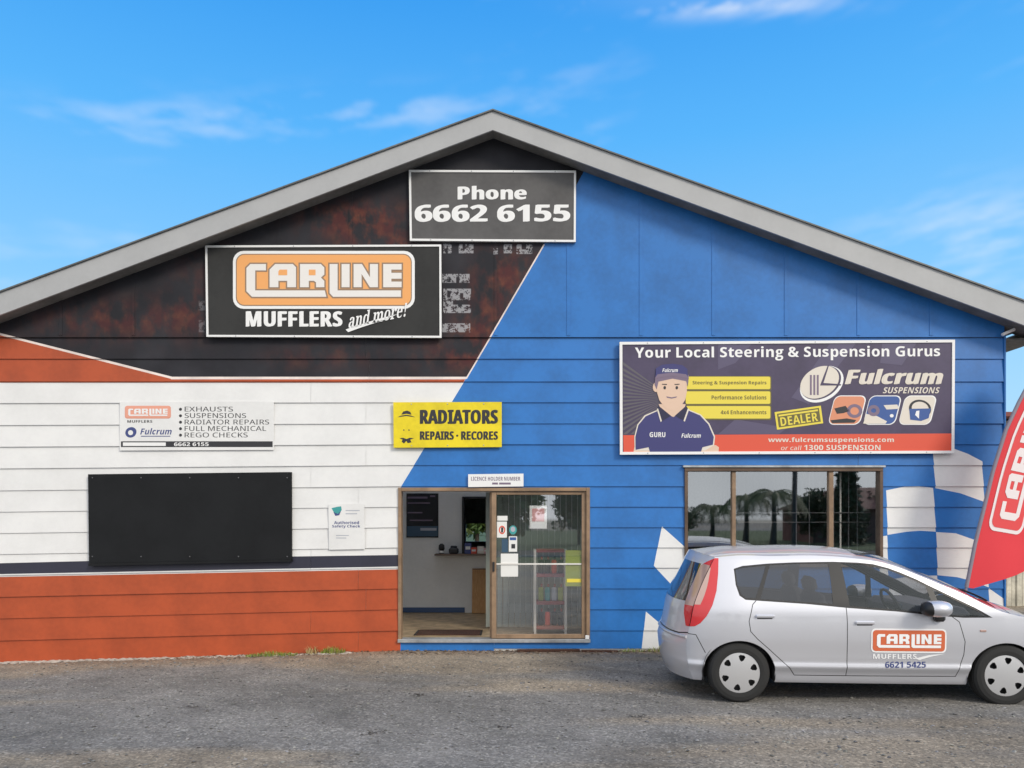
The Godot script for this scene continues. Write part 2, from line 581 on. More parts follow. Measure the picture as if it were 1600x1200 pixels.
	# flag
	var fl := mat("flag_red", Color(0.74, 0.045, 0.06), 0.75)
	fl.backlight_enabled = true
	fl.backlight = Color(0.35, 0.03, 0.03)
	mat("flag_logo", Color(0.76, 0.075, 0.08), 0.75)
	mat("flag_white", Color(0.84, 0.76, 0.76), 0.75)
	mat("flag_pole", Color(0.25, 0.22, 0.27), 0.5)
	# ground
	var gi := gravel_images()
	var gr := mat("gravel", Color(1, 1, 1), 0.93)
	gr.albedo_texture = gi[0]
	gr.vertex_color_use_as_albedo = true
	gr.uv1_triplanar = true
	gr.uv1_world_triplanar = true
	gr.uv1_scale = Vector3.ONE * 0.74
	gr.heightmap_enabled = true
	gr.heightmap_texture = gi[1]
	gr.heightmap_scale = 0.7
	var stone := mat("stone", Color(1, 1, 1), 0.9)
	stone.vertex_color_use_as_albedo = true
	var leaf := mat("leaf", Color(1, 1, 1), 0.6)
	leaf.vertex_color_use_as_albedo = true
	leaf.backlight_enabled = true
	leaf.backlight = Color(0.25, 0.25, 0.25)
	worn("bark", Color(0.12, 0.09, 0.07), 0.95, dirty, 1.5)
	worn("asphalt", Color(0.06, 0.06, 0.062), 0.9, dirty, 0.6)
	worn("turf", Color(0.07, 0.11, 0.035), 0.95, dirty, 0.3)
	worn("brick_red", Color(0.22, 0.08, 0.06), 0.85, dirty, 0.8)
	mat("house_glass", Color(0.04, 0.045, 0.05), 0.1)

# ---------------------------------------------------------------- ground
func ground_height(x: float, z: float) -> float:
	var side := 0.0
	if x < -1.6:
		side = -0.030 * (-1.6 - x)
	side = maxf(side, -0.6)
	var y := side * smoothstep(14.0, -2.0, z) - 0.01
	if z < 20.0:
		y += 0.012 * sin(x * 1.3 + z * 0.7) * sin(z * 1.1 - x * 0.4) * smoothstep(0.0, 1.2, z)
	return y

func make_ground() -> void:
	var bag := Bag.new()
	var tone := noise(0.16, 51, 4)
	var streak := noise(0.25, 52, 4)
	var blotch := noise(1.1, 53, 3)
	var xs := []
	var zs := []
	for i in 33:
		xs.append(-400.0 + i * 12.0)
	var x := -16.0
	while x <= 16.0:
		xs.append(x); x += 0.16
	for i in 33:
		xs.append(16.0 + (i + 1) * 12.0)
	for i in 30:
		zs.append(-400.0 + i * 13.0)
	var z := -9.0
	while z < -0.6:
		zs.append(z); z += 1.2
	z = -0.4
	while z <= 12.0:
		zs.append(z); z += 0.12
	for zz in [13.0, 14.0, 15.5, 17.0, 19.0, 22.0, 26.0, 32.0, 40.0, 55.0, 80.0, 120.0, 180.0, 280.0, 400.0]:
		zs.append(zz)
	var pos := []
	var cols := []
	for zi in zs:
		var rowp := []
		var rowc := []
		for xi in xs:
			var p := Vector3(xi, ground_height(xi, zi), zi)
			rowp.append(p)
			# dust and fines lie in bands along the wheel paths; the rest is bare grey stone
			var s := streak.get_noise_2d(xi * 0.30, zi * 2.2) * 1.6 + tone.get_noise_2d(xi, zi) * 0.9
			var dust := smoothstep(-0.15, 0.45, s)
			var c := Color(0.385, 0.37, 0.352).lerp(Color(0.54, 0.455, 0.35), dust * 0.9)
			var b := 1.02 + 0.22 * blotch.get_noise_2d(xi, zi) + 0.28 * blotch.get_noise_2d(xi * 3.1, zi * 4.3) + 0.35 * tone.get_noise_2d(xi * 2.0 + 40.0, zi * 3.5)
			# soil and litter washed up against the wall
			var edge := smoothstep(0.55, 0.1, zi + 0.25 * streak.get_noise_2d(xi * 2.0, 3.0)) if absf(xi) < 9.0 else 0.0
			c = c.lerp(Color(0.50, 0.37, 0.26), edge * 0.65)
			rowc.append(Color(c.r * b, c.g * b, c.b * b))
		pos.append(rowp); cols.append(rowc)
	for j in zs.size() - 1:
		for i in xs.size() - 1:
			var before := bag.v.size()
			var up := Vector3.UP
			var q := [pos[j][i], pos[j][i + 1], pos[j + 1][i + 1], pos[j + 1][i]]
			var k := [cols[j][i], cols[j][i + 1], cols[j + 1][i + 1], cols[j + 1][i]]
			for t in [[0, 1, 2], [0, 2, 3]]:
				var g: Vector3 = (q[t[1]] - q[t[0]]).cross(q[t[2]] - q[t[0]])
				var o: Array = [t[0], t[2], t[1]] if g.y > 0.0 else t
				for e in o:
					bag.v.append(q[e])
					var hx: float = ground_height(q[e].x + 0.1, q[e].z) - ground_height(q[e].x - 0.1, q[e].z)
					var hz: float = ground_height(q[e].x, q[e].z + 0.1) - ground_height(q[e].x, q[e].z - 0.1)
					bag.n.append(Vector3(-hx, 0.2, -hz).normalized())
					bag.uv.append(Vector2(q[e].x, q[e].z))
					bag.c.append(k[e])
	setting("ground", {"gravel": bag})

func scatter(called: String, label: String, category: String, mesh: Mesh, places: Array, tints: Array) -> void:
	var mm := MultiMesh.new()
	mm.transform_format = MultiMesh.TRANSFORM_3D
	mm.use_colors = true
	mm.mesh = mesh
	mm.instance_count = places.size()
	for i in places.size():
		mm.set_instance_transform(i, places[i])
		mm.set_instance_color(i, tints[i])
	var o := MultiMeshInstance3D.new()
	o.name = numbered(called)
	o.multimesh = mm
	add_child(o)
	tag(o, label, category)
	o.set_meta("kind", "stuff")

func make_litter() -> void:
	var bag := Bag.new()
	var ico := []
	for i in 5:
		ico.append(Vector3(cos(TAU * i / 5), 0.15 * (i % 2), sin(TAU * i / 5)) * (0.85 + 0.3 * rng.randf()))
	for i in 5:
		var a: Vector3 = ico[i]
		var b: Vector3 = ico[(i + 1) % 5]
		var top := Vector3(0.1, 0.62, -0.08)
		bag.quad(a, b, top, top, (a + b + top))
		bag.quad(a, b, Vector3(0, -0.4, 0), Vector3(0, -0.4, 0), (a + b) - Vector3(0, 1, 0))
	for i in bag.v.size():
		bag.c.append(Color.WHITE)
	var mesh := mesh_of({"stone": bag})
	var where := []
	var tints := []
	for i in 15000:
		var x := rng.randf_range(-9.5, 9.5)
		var z := rng.randf_range(0.15, 6.5)
		var s := 0.006 + 0.016 * pow(rng.randf(), 4.0)
		where.append(Transform3D(Basis.from_euler(Vector3(rng.randf() * 0.5, rng.randf() * TAU, 0)).scaled(Vector3(s, s * rng.randf_range(0.6, 1.0), s)), Vector3(x, ground_height(x, z) + s * 0.15, z)))
		var g := rng.randf_range(0.09, 0.28)
		tints.append(Color(g, g * 0.97, g * rng.randf_range(0.84, 1.0)))
	for i in 420:                                      # lumps of broken concrete along the foot of the orange boards
		var x := rng.randf_range(-7.2, -2.2)
		var z := rng.randf_range(0.02, 0.16)
		var s := rng.randf_range(0.012, 0.045)
		where.append(Transform3D(Basis.from_euler(Vector3(rng.randf() * 0.5, rng.randf() * TAU, 0)).scaled(Vector3(s * 1.6, s * 0.6, s)), Vector3(x, ground_height(x, z), z)))
		var g := rng.randf_range(0.32, 0.5)
		tints.append(Color(g, g * 0.9, g * 0.78))
	scatter("loose_gravel", "loose grey and tan stones strewn over the forecourt", "gravel", mesh, where, tints)
	# dry leaves and bark blown against the wall
	var lb := Bag.new()
	lb.flat(Vector3(-0.5, 0, 0), Vector3(0, 0.15, 0.3), Vector3(0.5, 0.05, 0), Vector3.UP)
	lb.flat(Vector3(-0.5, 0, 0), Vector3(0, 0.1, -0.3), Vector3(0.5, 0.05, 0), Vector3.UP)
	for i in lb.v.size():
		lb.c.append(Color.WHITE)
	where = []
	tints = []
	for i in 1500:
		var x := rng.randf_range(-4.6, 2.9)
		var z := 0.03 + 0.30 * pow(rng.randf(), 1.8)
		if x < -1.7 and rng.randf() < 0.6:
			continue
		var s := rng.randf_range(0.02, 0.05)
		where.append(Transform3D(Basis.from_euler(Vector3(rng.randf_range(-0.4, 0.4), rng.randf() * TAU, rng.randf_range(-0.4, 0.4))).scaled(Vector3.ONE * s), Vector3(x, ground_height(x, z) + 0.008, z)))
		var g := rng.randf_range(0.08, 0.30)
		tints.append(Color(g, g * 0.70, g * 0.45))
	for spot in [[649, 1084], [781, 1133], [583, 1142], [300, 1100], [1000, 1120]]:      # small dark clots of debris on the forecourt
		var t: float = F * EYE / (spot[1] - HY)
		for i in 26:
			var x: float = (spot[0] - HX) / F * t + rng.randfn() * 0.05
			var z: float = D - t + rng.randfn() * 0.04
			var s := rng.randf_range(0.012, 0.035)
			where.append(Transform3D(Basis.from_euler(Vector3(rng.randf_range(-0.3, 0.3), rng.randf() * TAU, 0)).scaled(Vector3.ONE * s), Vector3(x, ground_height(x, z) + 0.006, z)))
			var g := rng.randf_range(0.03, 0.10)
			tints.append(Color(g, g * 0.85, g * 0.7))
	scatter("leaf_litter", "brown dry leaf litter lying along the foot of the shop front", "leaf litter", mesh_of({"leaf": lb}), where, tints)

func grass_tuft(px: float, py: float, z: float, n: int, spread: float, tall: float, label: String, straw := 0.3) -> void:
	var bag := Bag.new()
	var c := P(px, py, z)
	c.y = ground_height(c.x, z)
	for i in n:
		var b := Vector3(rng.randf_range(-spread, spread), 0, rng.randf_range(-0.05, 0.06))
		b.y = ground_height(c.x + b.x, c.z + b.z) - c.y - 0.004
		var h := tall * rng.randf_range(0.4, 1.0) * (1.0 - 0.5 * absf(b.x) / spread)
		var a := rng.randf() * TAU
		var lean := Vector3(cos(a), 0, sin(a) * 0.6 + 0.15) * h * rng.randf_range(0.2, 0.8)
		var w := Vector3(-sin(a), 0, cos(a)) * 0.004
		var mid := b + lean * 0.4 + Vector3.UP * h * 0.65
		var tip := b + lean + Vector3.UP * h
		var col := Color(0.13, 0.22, 0.03).lerp(Color(0.30, 0.36, 0.06), rng.randf())
		if rng.randf() < straw:
			col = Color(0.42, 0.34, 0.16)
		for t in [[b - w, b + w, mid + w * 0.7], [b - w, mid + w * 0.7, mid - w * 0.7], [mid - w * 0.7, mid + w * 0.7, tip]]:
			var g: Vector3 = (t[1] - t[0]).cross(t[2] - t[0]).normalized()
			bag.flat(t[0], t[1], t[2], (g if g.y > 0 else -g))
			while bag.c.size() < bag.v.size():
				bag.c.append(col)
	var o := part(self, numbered("grass_tuft"), {"leaf": bag}, c)
	tag(o, label, "grass", "grass growing along the foot of the wall")
	o.set_meta("kind", "stuff")

# ---------------------------------------------------------------- shop building
const ROWS := [526.0, 561.0, 596.5, 629.0, 662.0, 694.5, 727.0, 760.0, 792.0, 824.0, 855.5, 887.0, 919.5, 952.0, 985.0, 1018.0]
const Z_FASCIA := 0.32

func row_y(px: float, row: float) -> float:      # the old front has sunk towards its far corner: the boards run downhill there
	if px < 620.0 and row > 600.0:
		return row + 0.041 * (row - 600.0) * (620.0 - px) / 620.0
	return row

func prism(bag: Bag, poly: PackedVector2Array, z0: float, z1: float) -> void:   # metres, front face at z1
	var t := Geometry2D.triangulate_polygon(poly)
	for i in range(0, t.size(), 3):
		var a := poly[t[i]]
		var b := poly[t[i + 1]]
		var c := poly[t[i + 2]]
		bag.flat(Vector3(a.x, a.y, z1), Vector3(b.x, b.y, z1), Vector3(c.x, c.y, z1), Vector3.BACK)
		bag.flat(Vector3(a.x, a.y, z0), Vector3(b.x, b.y, z0), Vector3(c.x, c.y, z0), Vector3.FORWARD)
	var cw := Geometry2D.is_polygon_clockwise(poly)
	for i in poly.size():
		var a := poly[i]
		var b := poly[(i + 1) % poly.size()]
		var e := b - a
		var o := Vector3(e.y, -e.x, 0) * (-1.0 if cw else 1.0)
		bag.quad(Vector3(a.x, a.y, z0), Vector3(b.x, b.y, z0), Vector3(b.x, b.y, z1), Vector3(a.x, a.y, z1), o)

func wm(px: float, py: float) -> Vector2:
	var p := P(px, py)
	return Vector2(p.x, p.y)

var paints := []
func paint_plan() -> void:
	paints = [
		["black_paint", ps([-120, 150, 990, 150, 916, 262, 850, 382, 728, 592, -120, 592])],
		["white_paint", ps([-120, 592, 728, 592, 626, 762, 626, 1090, -120, 1090])],
		["orange_paint", ps([-120, 492, 0, 523, 268, 592, 268, 598, -120, 598])],
		["orange_paint", ps([266, 593, 727.4, 593, 724, 598, 266, 598])],
		["stripe_paint", ps([-120, 490, 0, 520.5, 270, 589, 729.5, 589, 727.5, 592.5, 269, 592.5, 0, 524, -120, 493])],
		["navy_paint", ps([-120, 883, 0, 880, 138, 876.5, 455, 869.5, 626, 867, 626, 885, 0, 897, -120, 899.5])],
		["orange_paint", ps([-120, 904, 0, 901.5, 626, 889.5, 626, 1090, -120, 1090])],
		["stripe_paint", ps([849, 383, 851.5, 383, 729.5, 592.5, 727, 592.5])],
		["white_paint", ps([1034, 822, 1074, 858, 1068, 880, 1047, 912, 1021, 884])],
		["white_paint", ps([1009, 955, 1048, 988, 1044, 1030, 1000, 1030])],
		["white_paint", ps([1456, 700, 1488, 700, 1512, 709, 1534, 721, 1538, 785, 1500, 771, 1461, 763])],
		["white_paint", ps([1384, 766, 1413, 760, 1435, 759.5, 1458, 762, 1462, 831, 1438, 829.5, 1417, 831, 1386, 836])],
		["white_paint", ps([1374, 838, 1386, 836.5, 1388, 905, 1374, 907])],
		["white_paint", ps([1462, 831, 1493, 833, 1541, 850, 1544, 918, 1518, 908, 1495, 902, 1464, 899])],
		["white_paint", ps([1388, 906, 1425, 899, 1464, 899, 1467, 968, 1430, 968, 1390, 975])],
		["white_paint", ps([1544, 918, 1580, 944, 1580, 990, 1546, 985])],
		["white_paint", ps([1467, 968, 1510, 973, 1546, 985, 1548, 1030, 1467, 1030])],
	]

	for i in range(8, paints.size()):        # a hair's breadth apart where the corners of two checks meet
		paints[i][1] = Geometry2D.offset_polygon(paints[i][1], -0.3, Geometry2D.JOIN_MITER)[0]

func painted(outer: PackedVector2Array, under: String, openings: Array) -> Array:
	var bits := [[under, outer]]
	for o in openings:
		var kept := []
		for b in bits:
			for r in Geometry2D.clip_polygons(b[1], o):
				kept.append([b[0], r])
		bits = kept
	for layer in paints:
		var next := []
		for b in bits:
			var inter := Geometry2D.intersect_polygons(b[1], layer[1])
			if inter.is_empty():
				next.append(b)
				continue
			for r in inter:
				next.append([layer[0], r])
			for r in Geometry2D.clip_polygons(b[1], layer[1]):
				next.append([b[0], r])
		bits = next
	return bits

func front_piece(bags: Dictionary, m: String, poly: PackedVector2Array, zf: Callable) -> void:
	if not bags.has(m):
		bags[m] = Bag.new()
	var bag: Bag = bags[m]
	var t := Geometry2D.triangulate_polygon(poly)
	for i in range(0, t.size(), 3):
		var p := []
		var u := []
		for k in 3:
			var q := poly[t[i + k]]
			var w := wm(q.x, q.y)
			p.append(Vector3(w.x, w.y, zf.call(q)))
			u.append(Vector2((q.x + 60.0) / 980.0, (q.y - 200.0) / 400.0))
		var g: Vector3 = (p[1] - p[0]).cross(p[2] - p[0]).normalized()
		if g.z < 0:
			g = -g
		bag.tri(p[0], p[1], p[2], g, g, g, u[0], u[1], u[2])

func make_board(parent: Node3D, xa: float, xb: float, i: int, openings: Array) -> void:
	var bags := {}
	var top: float = ROWS[i]
	var bot: float = ROWS[i + 1]
	if i == ROWS.size() - 2 and xa > 600.0:
		bot = 1013.0
	var outer := PackedVector2Array()
	var cuts := [xa]
	if xa < 620.0 and xb > 620.0:
		cuts.append(620.0)
	cuts.append(xb)
	for x in cuts:
		outer.append(Vector2(x, row_y(x, top) - 1.2))
	cuts.reverse()
	for x in cuts:
		outer.append(Vector2(x, row_y(x, bot)))
	var lip := 0.017 + rng.randf_range(-0.003, 0.003)
	var zf := func(q: Vector2) -> float:
		var a := row_y(q.x, top)
		var b := row_y(q.x, bot)
		return 0.002 + lip * clampf((q.y - a) / (b - a), -0.1, 1.0)
	for b in painted(outer, "blue_paint", openings):
		front_piece(bags, b[0], b[1], zf)
		var poly: PackedVector2Array = b[1]
		for k in poly.size():
			var p := poly[k]
			var q := poly[(k + 1) % poly.size()]
			if absf(p.y - row_y(p.x, bot)) < 0.25 and absf(q.y - row_y(q.x, bot)) < 0.25 and absf(p.x - q.x) > 0.2:
				var wp := wm(p.x, p.y)
				var wq := wm(q.x, q.y)
				bags[b[0]].quad(Vector3(wp.x, wp.y, 0.0), Vector3(wq.x, wq.y, 0.0), Vector3(wq.x, wq.y, 0.002 + lip), Vector3(wp.x, wp.y, 0.002 + lip), Vector3.DOWN)
	if bags.is_empty():
		return
	part(parent, "board", bags)

func roof_under(x: float) -> float:      # underside of the barge board, height at x
	var a := P(770, 203, Z_FASCIA)
	var l := P(0, 492, Z_FASCIA)
	var r := P(1600, 508, Z_FASCIA)
	return a.y + (x - a.x) * ((l.y - a.y) / (l.x - a.x) if x < a.x else (r.y - a.y) / (r.x - a.x))

func roof_over(x: float) -> float:
	var a := P(770, 173, Z_FASCIA)
	var l := P(0, 457, Z_FASCIA)
	var r := P(1600, 471, Z_FASCIA)
	return a.y + (x - a.x) * ((l.y - a.y) / (l.x - a.x) if x < a.x else (r.y - a.y) / (r.x - a.x))

const DEEP := -14.0
const X_LEFT := -7.45
const X_RIGHT := 6.79

func make_building() -> void:
	paint_plan()
	var shop := thing("workshop", "gabled workshop with a black, white, orange and blue painted front", "building")
	var wall := holder(shop, "front_wall")
	var door_hole := rect(623, 762, 921, 1004)
	var window_hole := rect(1069, 731, 1378, 886)
	var openings := [door_hole, window_hole]
	var xl := HX + X_LEFT * S
	var xr := HX + X_RIGHT * S
	var joints := [[572, 1232], [577, 1120], [486, 1300], [572, 1060], [420, 1232], [572, 1340], [486, 1180], [560, 1300], [300, 1232], [572, 1120], [486, 1300], [560, 1232], [572, 1150], [486, 1300], [560, 1232]]
	for i in ROWS.size() - 1:
		var ends := [xl, float(joints[i][0]), float(joints[i][1]), xr]
		if i >= 7:
			ends = [xl, float(joints[i][0]), 772.0, float(joints[i][1]), xr]
		for k in ends.size() - 1:
			make_board(wall, ends[k] + 0.15, ends[k + 1] - 0.15, i, openings)
	# gable: flat sheets with cover battens over the joints
	var apex := HX + P(770, 203, Z_FASCIA).x * S
	var xs := [xl]
	var x := apex - 113.0 * 7
	while x < xr:
		if x > xl + 20.0 and x < xr - 20.0:
			xs.append(x + 4.0)
		x += 113.0
	xs.append(xr)
	var under := func(px: float) -> float:
		return HY - (roof_under((px - HX) / S) + 0.04 - EYE) * S
	for i in xs.size() - 1:
		var bags := {}
		var outer := PackedVector2Array()
		var a: float = xs[i] + 0.12
		var b: float = xs[i + 1] - 0.12
		outer.append(Vector2(a, under.call(a)))
		if a < apex and b > apex:
			outer.append(Vector2(apex, under.call(apex)))
		outer.append(Vector2(b, under.call(b)))
		outer.append(Vector2(b, 527.5))
		outer.append(Vector2(a, 527.5))
		if outer[0].y > 527.0:
			continue
		for q in painted(outer, "blue_paint", []):
			front_piece(bags, q[0], q[1], func(_p): return 0.030)
		var lipbag := Bag.new()
		var pa := wm(a, 527.5)
		var pb := wm(b, 527.5)
		lipbag.quad(Vector3(pa.x, pa.y, 0.0), Vector3(pb.x, pb.y, 0.0), Vector3(pb.x, pb.y, 0.03), Vector3(pa.x, pa.y, 0.03), Vector3.DOWN)
		bags["footing"] = lipbag
		part(wall, "gable_sheet", bags)
	for i in range(1, xs.size() - 1):
		var a: float = xs[i]
		if under.call(a) > 515.0:
			continue
		var bags := {}
		var outer := PackedVector2Array([Vector2(a - 2.6, under.call(a)), Vector2(a + 2.6, under.call(a)), Vector2(a + 2.6, 525.0), Vector2(a - 2.6, 525.0)])
		for q in painted(outer, "blue_paint", []):
			front_piece(bags, q[0], q[1], func(_p): return 0.0365)
			for sg in [0, 1]:
				var e: float = a - 2.6 if sg == 0 else a + 2.6
				var ys := []
				for p in q[1]:
					if absf(p.x - e) < 0.1:
						ys.append(p.y)
				if ys.size() >= 2:
					var p0 := wm(e, ys.min())
					var p1 := wm(e, ys.max())
					bags[q[0]].quad(Vector3(p0.x, p0.y, 0.03), Vector3(p1.x, p1.y, 0.03), Vector3(p1.x, p1.y, 0.0365), Vector3(p0.x, p0.y, 0.0365), Vector3.LEFT if sg == 0 else Vector3.RIGHT)
		part(wall, "batten", bags)
	var trim := Bag.new()
	trim.box(Vector3(X_RIGHT + 0.012, 2.2, -0.03), Vector3(0.024, 4.3, 0.12), 0.004)
	one(wall, "corner_trim", trim, "blue_paint")
	# framing and lining behind the boards
	var frame := Bag.new()
	var hd := [wm(623, 762), wm(921, 1004)]
	var hw := [wm(1069, 731), wm(1378, 886)]
	var ceil_y: float = wm(0, 526).y
	var strips := [
		rect(X_LEFT, -0.12, hd[0].x, ceil_y), rect(hd[0].x, hd[0].y, hd[1].x, ceil_y), rect(hd[0].x, -0.12, hd[1].x, hd[1].y),
		rect(hd[1].x, -0.05, hw[0].x, ceil_y), rect(hw[0].x, hw[0].y, hw[1].x, ceil_y), rect(hw[0].x, -0.05, hw[1].x, hw[1].y), rect(hw[1].x, -0.05, X_RIGHT, ceil_y)]
	for s in strips:
		prism(frame, s, -0.11, -0.004)
	var gable := PackedVector2Array([Vector2(X_LEFT, ceil_y), Vector2(X_RIGHT, ceil_y)])
	var ax: float = P(770, 203, Z_FASCIA).x
	gable.append(Vector2(X_RIGHT, maxf(ceil_y + 0.02, roof_under(X_RIGHT) + 0.06)))
	gable.append(Vector2(ax, roof_under(ax) + 0.06))
	gable.append(Vector2(X_LEFT, maxf(ceil_y + 0.02, roof_under(X_LEFT) + 0.06)))
	prism(frame, gable, -0.11, 0.024)
	one(wall, "lining", frame, "plaster")
	var foot := Bag.new()
	prism(foot, PackedVector2Array([Vector2(X_LEFT, -0.6), Vector2(X_RIGHT, -0.3), Vector2(X_RIGHT, 0.05), Vector2(-1.5, 0.02), Vector2(X_LEFT, -0.12)]), -0.14, -0.03)
	one(wall, "footing", foot, "footing")
	# side and rear walls
	for side in [X_LEFT, X_RIGHT]:
		var bag := Bag.new()
		var sg := -1.0 if side < 0 else 1.0
		var h := roof_under(side) + 0.04
		bag.box(Vector3(side - sg * 0.06, h / 2 - 0.3, (DEEP - 0.12) / 2), Vector3(0.12, h + 0.6, -DEEP - 0.12), 0.0)
		one(shop, "side_wall", bag, "shed_lining")
	var rear := Bag.new()
	var back_poly := PackedVector2Array([Vector2(X_LEFT, -0.5), Vector2(X_RIGHT, -0.5), Vector2(X_RIGHT, roof_under(X_RIGHT)), Vector2(ax, roof_under(ax)), Vector2(X_LEFT, roof_under(X_LEFT))])
	var o0 := P(728, 818, DEEP)
	var o1 := P(768, 846, DEEP)
	for piece in cut_pieces(back_poly, [rect(o0.x, o1.y, o1.x, o0.y)]):
		prism(rear, piece, DEEP - 0.12, DEEP)
	one(shop, "rear_wall", rear, "shed_lining")
	# roof
	var roof := holder(shop, "roof")
	var x_eave_l := X_LEFT - 0.55
	var x_eave_r := X_RIGHT + 0.55
	for side in 2:
		var x0: float = x_eave_l if side == 0 else ax
		var x1: float = ax if side == 0 else x_eave_r
		var b := Bag.new()
		var poly := PackedVector2Array([Vector2(x0, roof_under(x0)), Vector2(x1, roof_under(x1)), Vector2(x1, roof_over(x1)), Vector2(x0, roof_over(x0))])
		prism(b, poly, Z_FASCIA - 0.03, Z_FASCIA)
		one(roof, "barge_board", b, "fascia_paint")
		# capping along the top edge, a touch proud of the board
		var cap := Bag.new()
		prism(cap, PackedVector2Array([Vector2(x0, roof_over(x0) - 0.004), Vector2(x1, roof_over(x1) - 0.004), Vector2(x1, roof_over(x1) + 0.016), Vector2(x0, roof_over(x0) + 0.016)]), 0.2, Z_FASCIA + 0.025)
		one(roof, "capping", cap, "roof_metal")
		# sheets, with two translucent ones added to let daylight into the office
		var spans := [[0.2, -0.12, 0.0, 1.0, "roof_metal"], [-3.32, DEEP - 0.3, 0.0, 1.0, "roof_metal"]]
		var cut := (-2.05 - x0) / (x1 - x0) if side == 0 else (1.3 - x0) / (x1 - x0)
		if side == 0:
			spans.append_array([[-0.12, -3.32, 0.0, cut, "roof_metal"], [-0.12, -3.32, cut, 0.99, "added_skylight_sheet"], [-0.12, -3.32, 0.99, 1.0, "roof_metal"]])
		else:
			spans.append_array([[-0.12, -3.32, 0.0, 0.01, "roof_metal"], [-0.12, -3.32, 0.01, cut, "added_skylight_sheet"], [-0.12, -3.32, cut, 1.0, "roof_metal"]])
		for s in spans:
			var xa := lerpf(x0, x1, s[2])
			var xb := lerpf(x0, x1, s[3])
			var sheet := Bag.new()
			if s[4] == "roof_metal":
				prism(sheet, PackedVector2Array([Vector2(xa, roof_over(xa) - 0.03), Vector2(xb, roof_over(xb) - 0.03), Vector2(xb, roof_over(xb)), Vector2(xa, roof_over(xa))]), s[1], s[0])
				one(roof, "roof_sheet", sheet, "roof_metal")
			else:
				sheet.quad(Vector3(xa, roof_over(xa) - 0.01, s[0]), Vector3(xb, roof_over(xb) - 0.01, s[0]), Vector3(xb, roof_over(xb) - 0.01, s[1]), Vector3(xa, roof_over(xa) - 0.01, s[1]), Vector3.UP)
				one(roof, "added_skylight", sheet, "added_skylight_sheet")
		var sf := Bag.new()
		prism(sf, PackedVector2Array([Vector2(x0, roof_under(x0) + 0.03), Vector2(x1, roof_under(x1) + 0.03), Vector2(x1, roof_under(x1) + 0.045), Vector2(x0, roof_under(x0) + 0.045)]), -0.11, Z_FASCIA - 0.03)
		one(roof, "soffit", sf, "soffit_board")
		# eave gutter
		var ex: float = x_eave_l if side == 0 else x_eave_r
		var sg := -1.0 if side == 0 else 1.0
		var gt := Bag.new()
		gt.box(Vector3(ex + sg * 0.05, roof_over(ex) - 0.10, (DEEP + 0.4) / 2), Vector3(0.11, 0.10, -DEEP + 0.3), 0.02)
		one(roof, "gutter", gt, "cream_metal")
		var ef := Bag.new()
		ef.box(Vector3(ex - sg * 0.26, roof_under(ex) + 0.06, DEEP / 2), Vector3(0.52, 0.02, -DEEP), 0.0)
		one(roof, "eave_lining", ef, "soffit_board")
	var pipe := Bag.new()
	pipe.tube([P(1566, 523, 0.1), P(1585, 514.5, 0.1)], [0.022], 10)
	one(roof, "overflow_pipe", pipe, "sign_white")
	make_door(shop)
	make_window(shop)
	make_office(shop)

func bar(bag: Bag, x0: float, y0: float, x1: float, y1: float, z0: float, z1: float, bevel := 0.004) -> void:   # pixel rectangle on the wall plane
	var a := wm(x0, y0)
	var b := wm(x1, y1)
	bag.box(Vector3((a.x + b.x) / 2, (a.y + b.y) / 2, (z0 + z1) / 2), Vector3(absf(b.x - a.x), absf(b.y - a.y), z1 - z0), bevel)

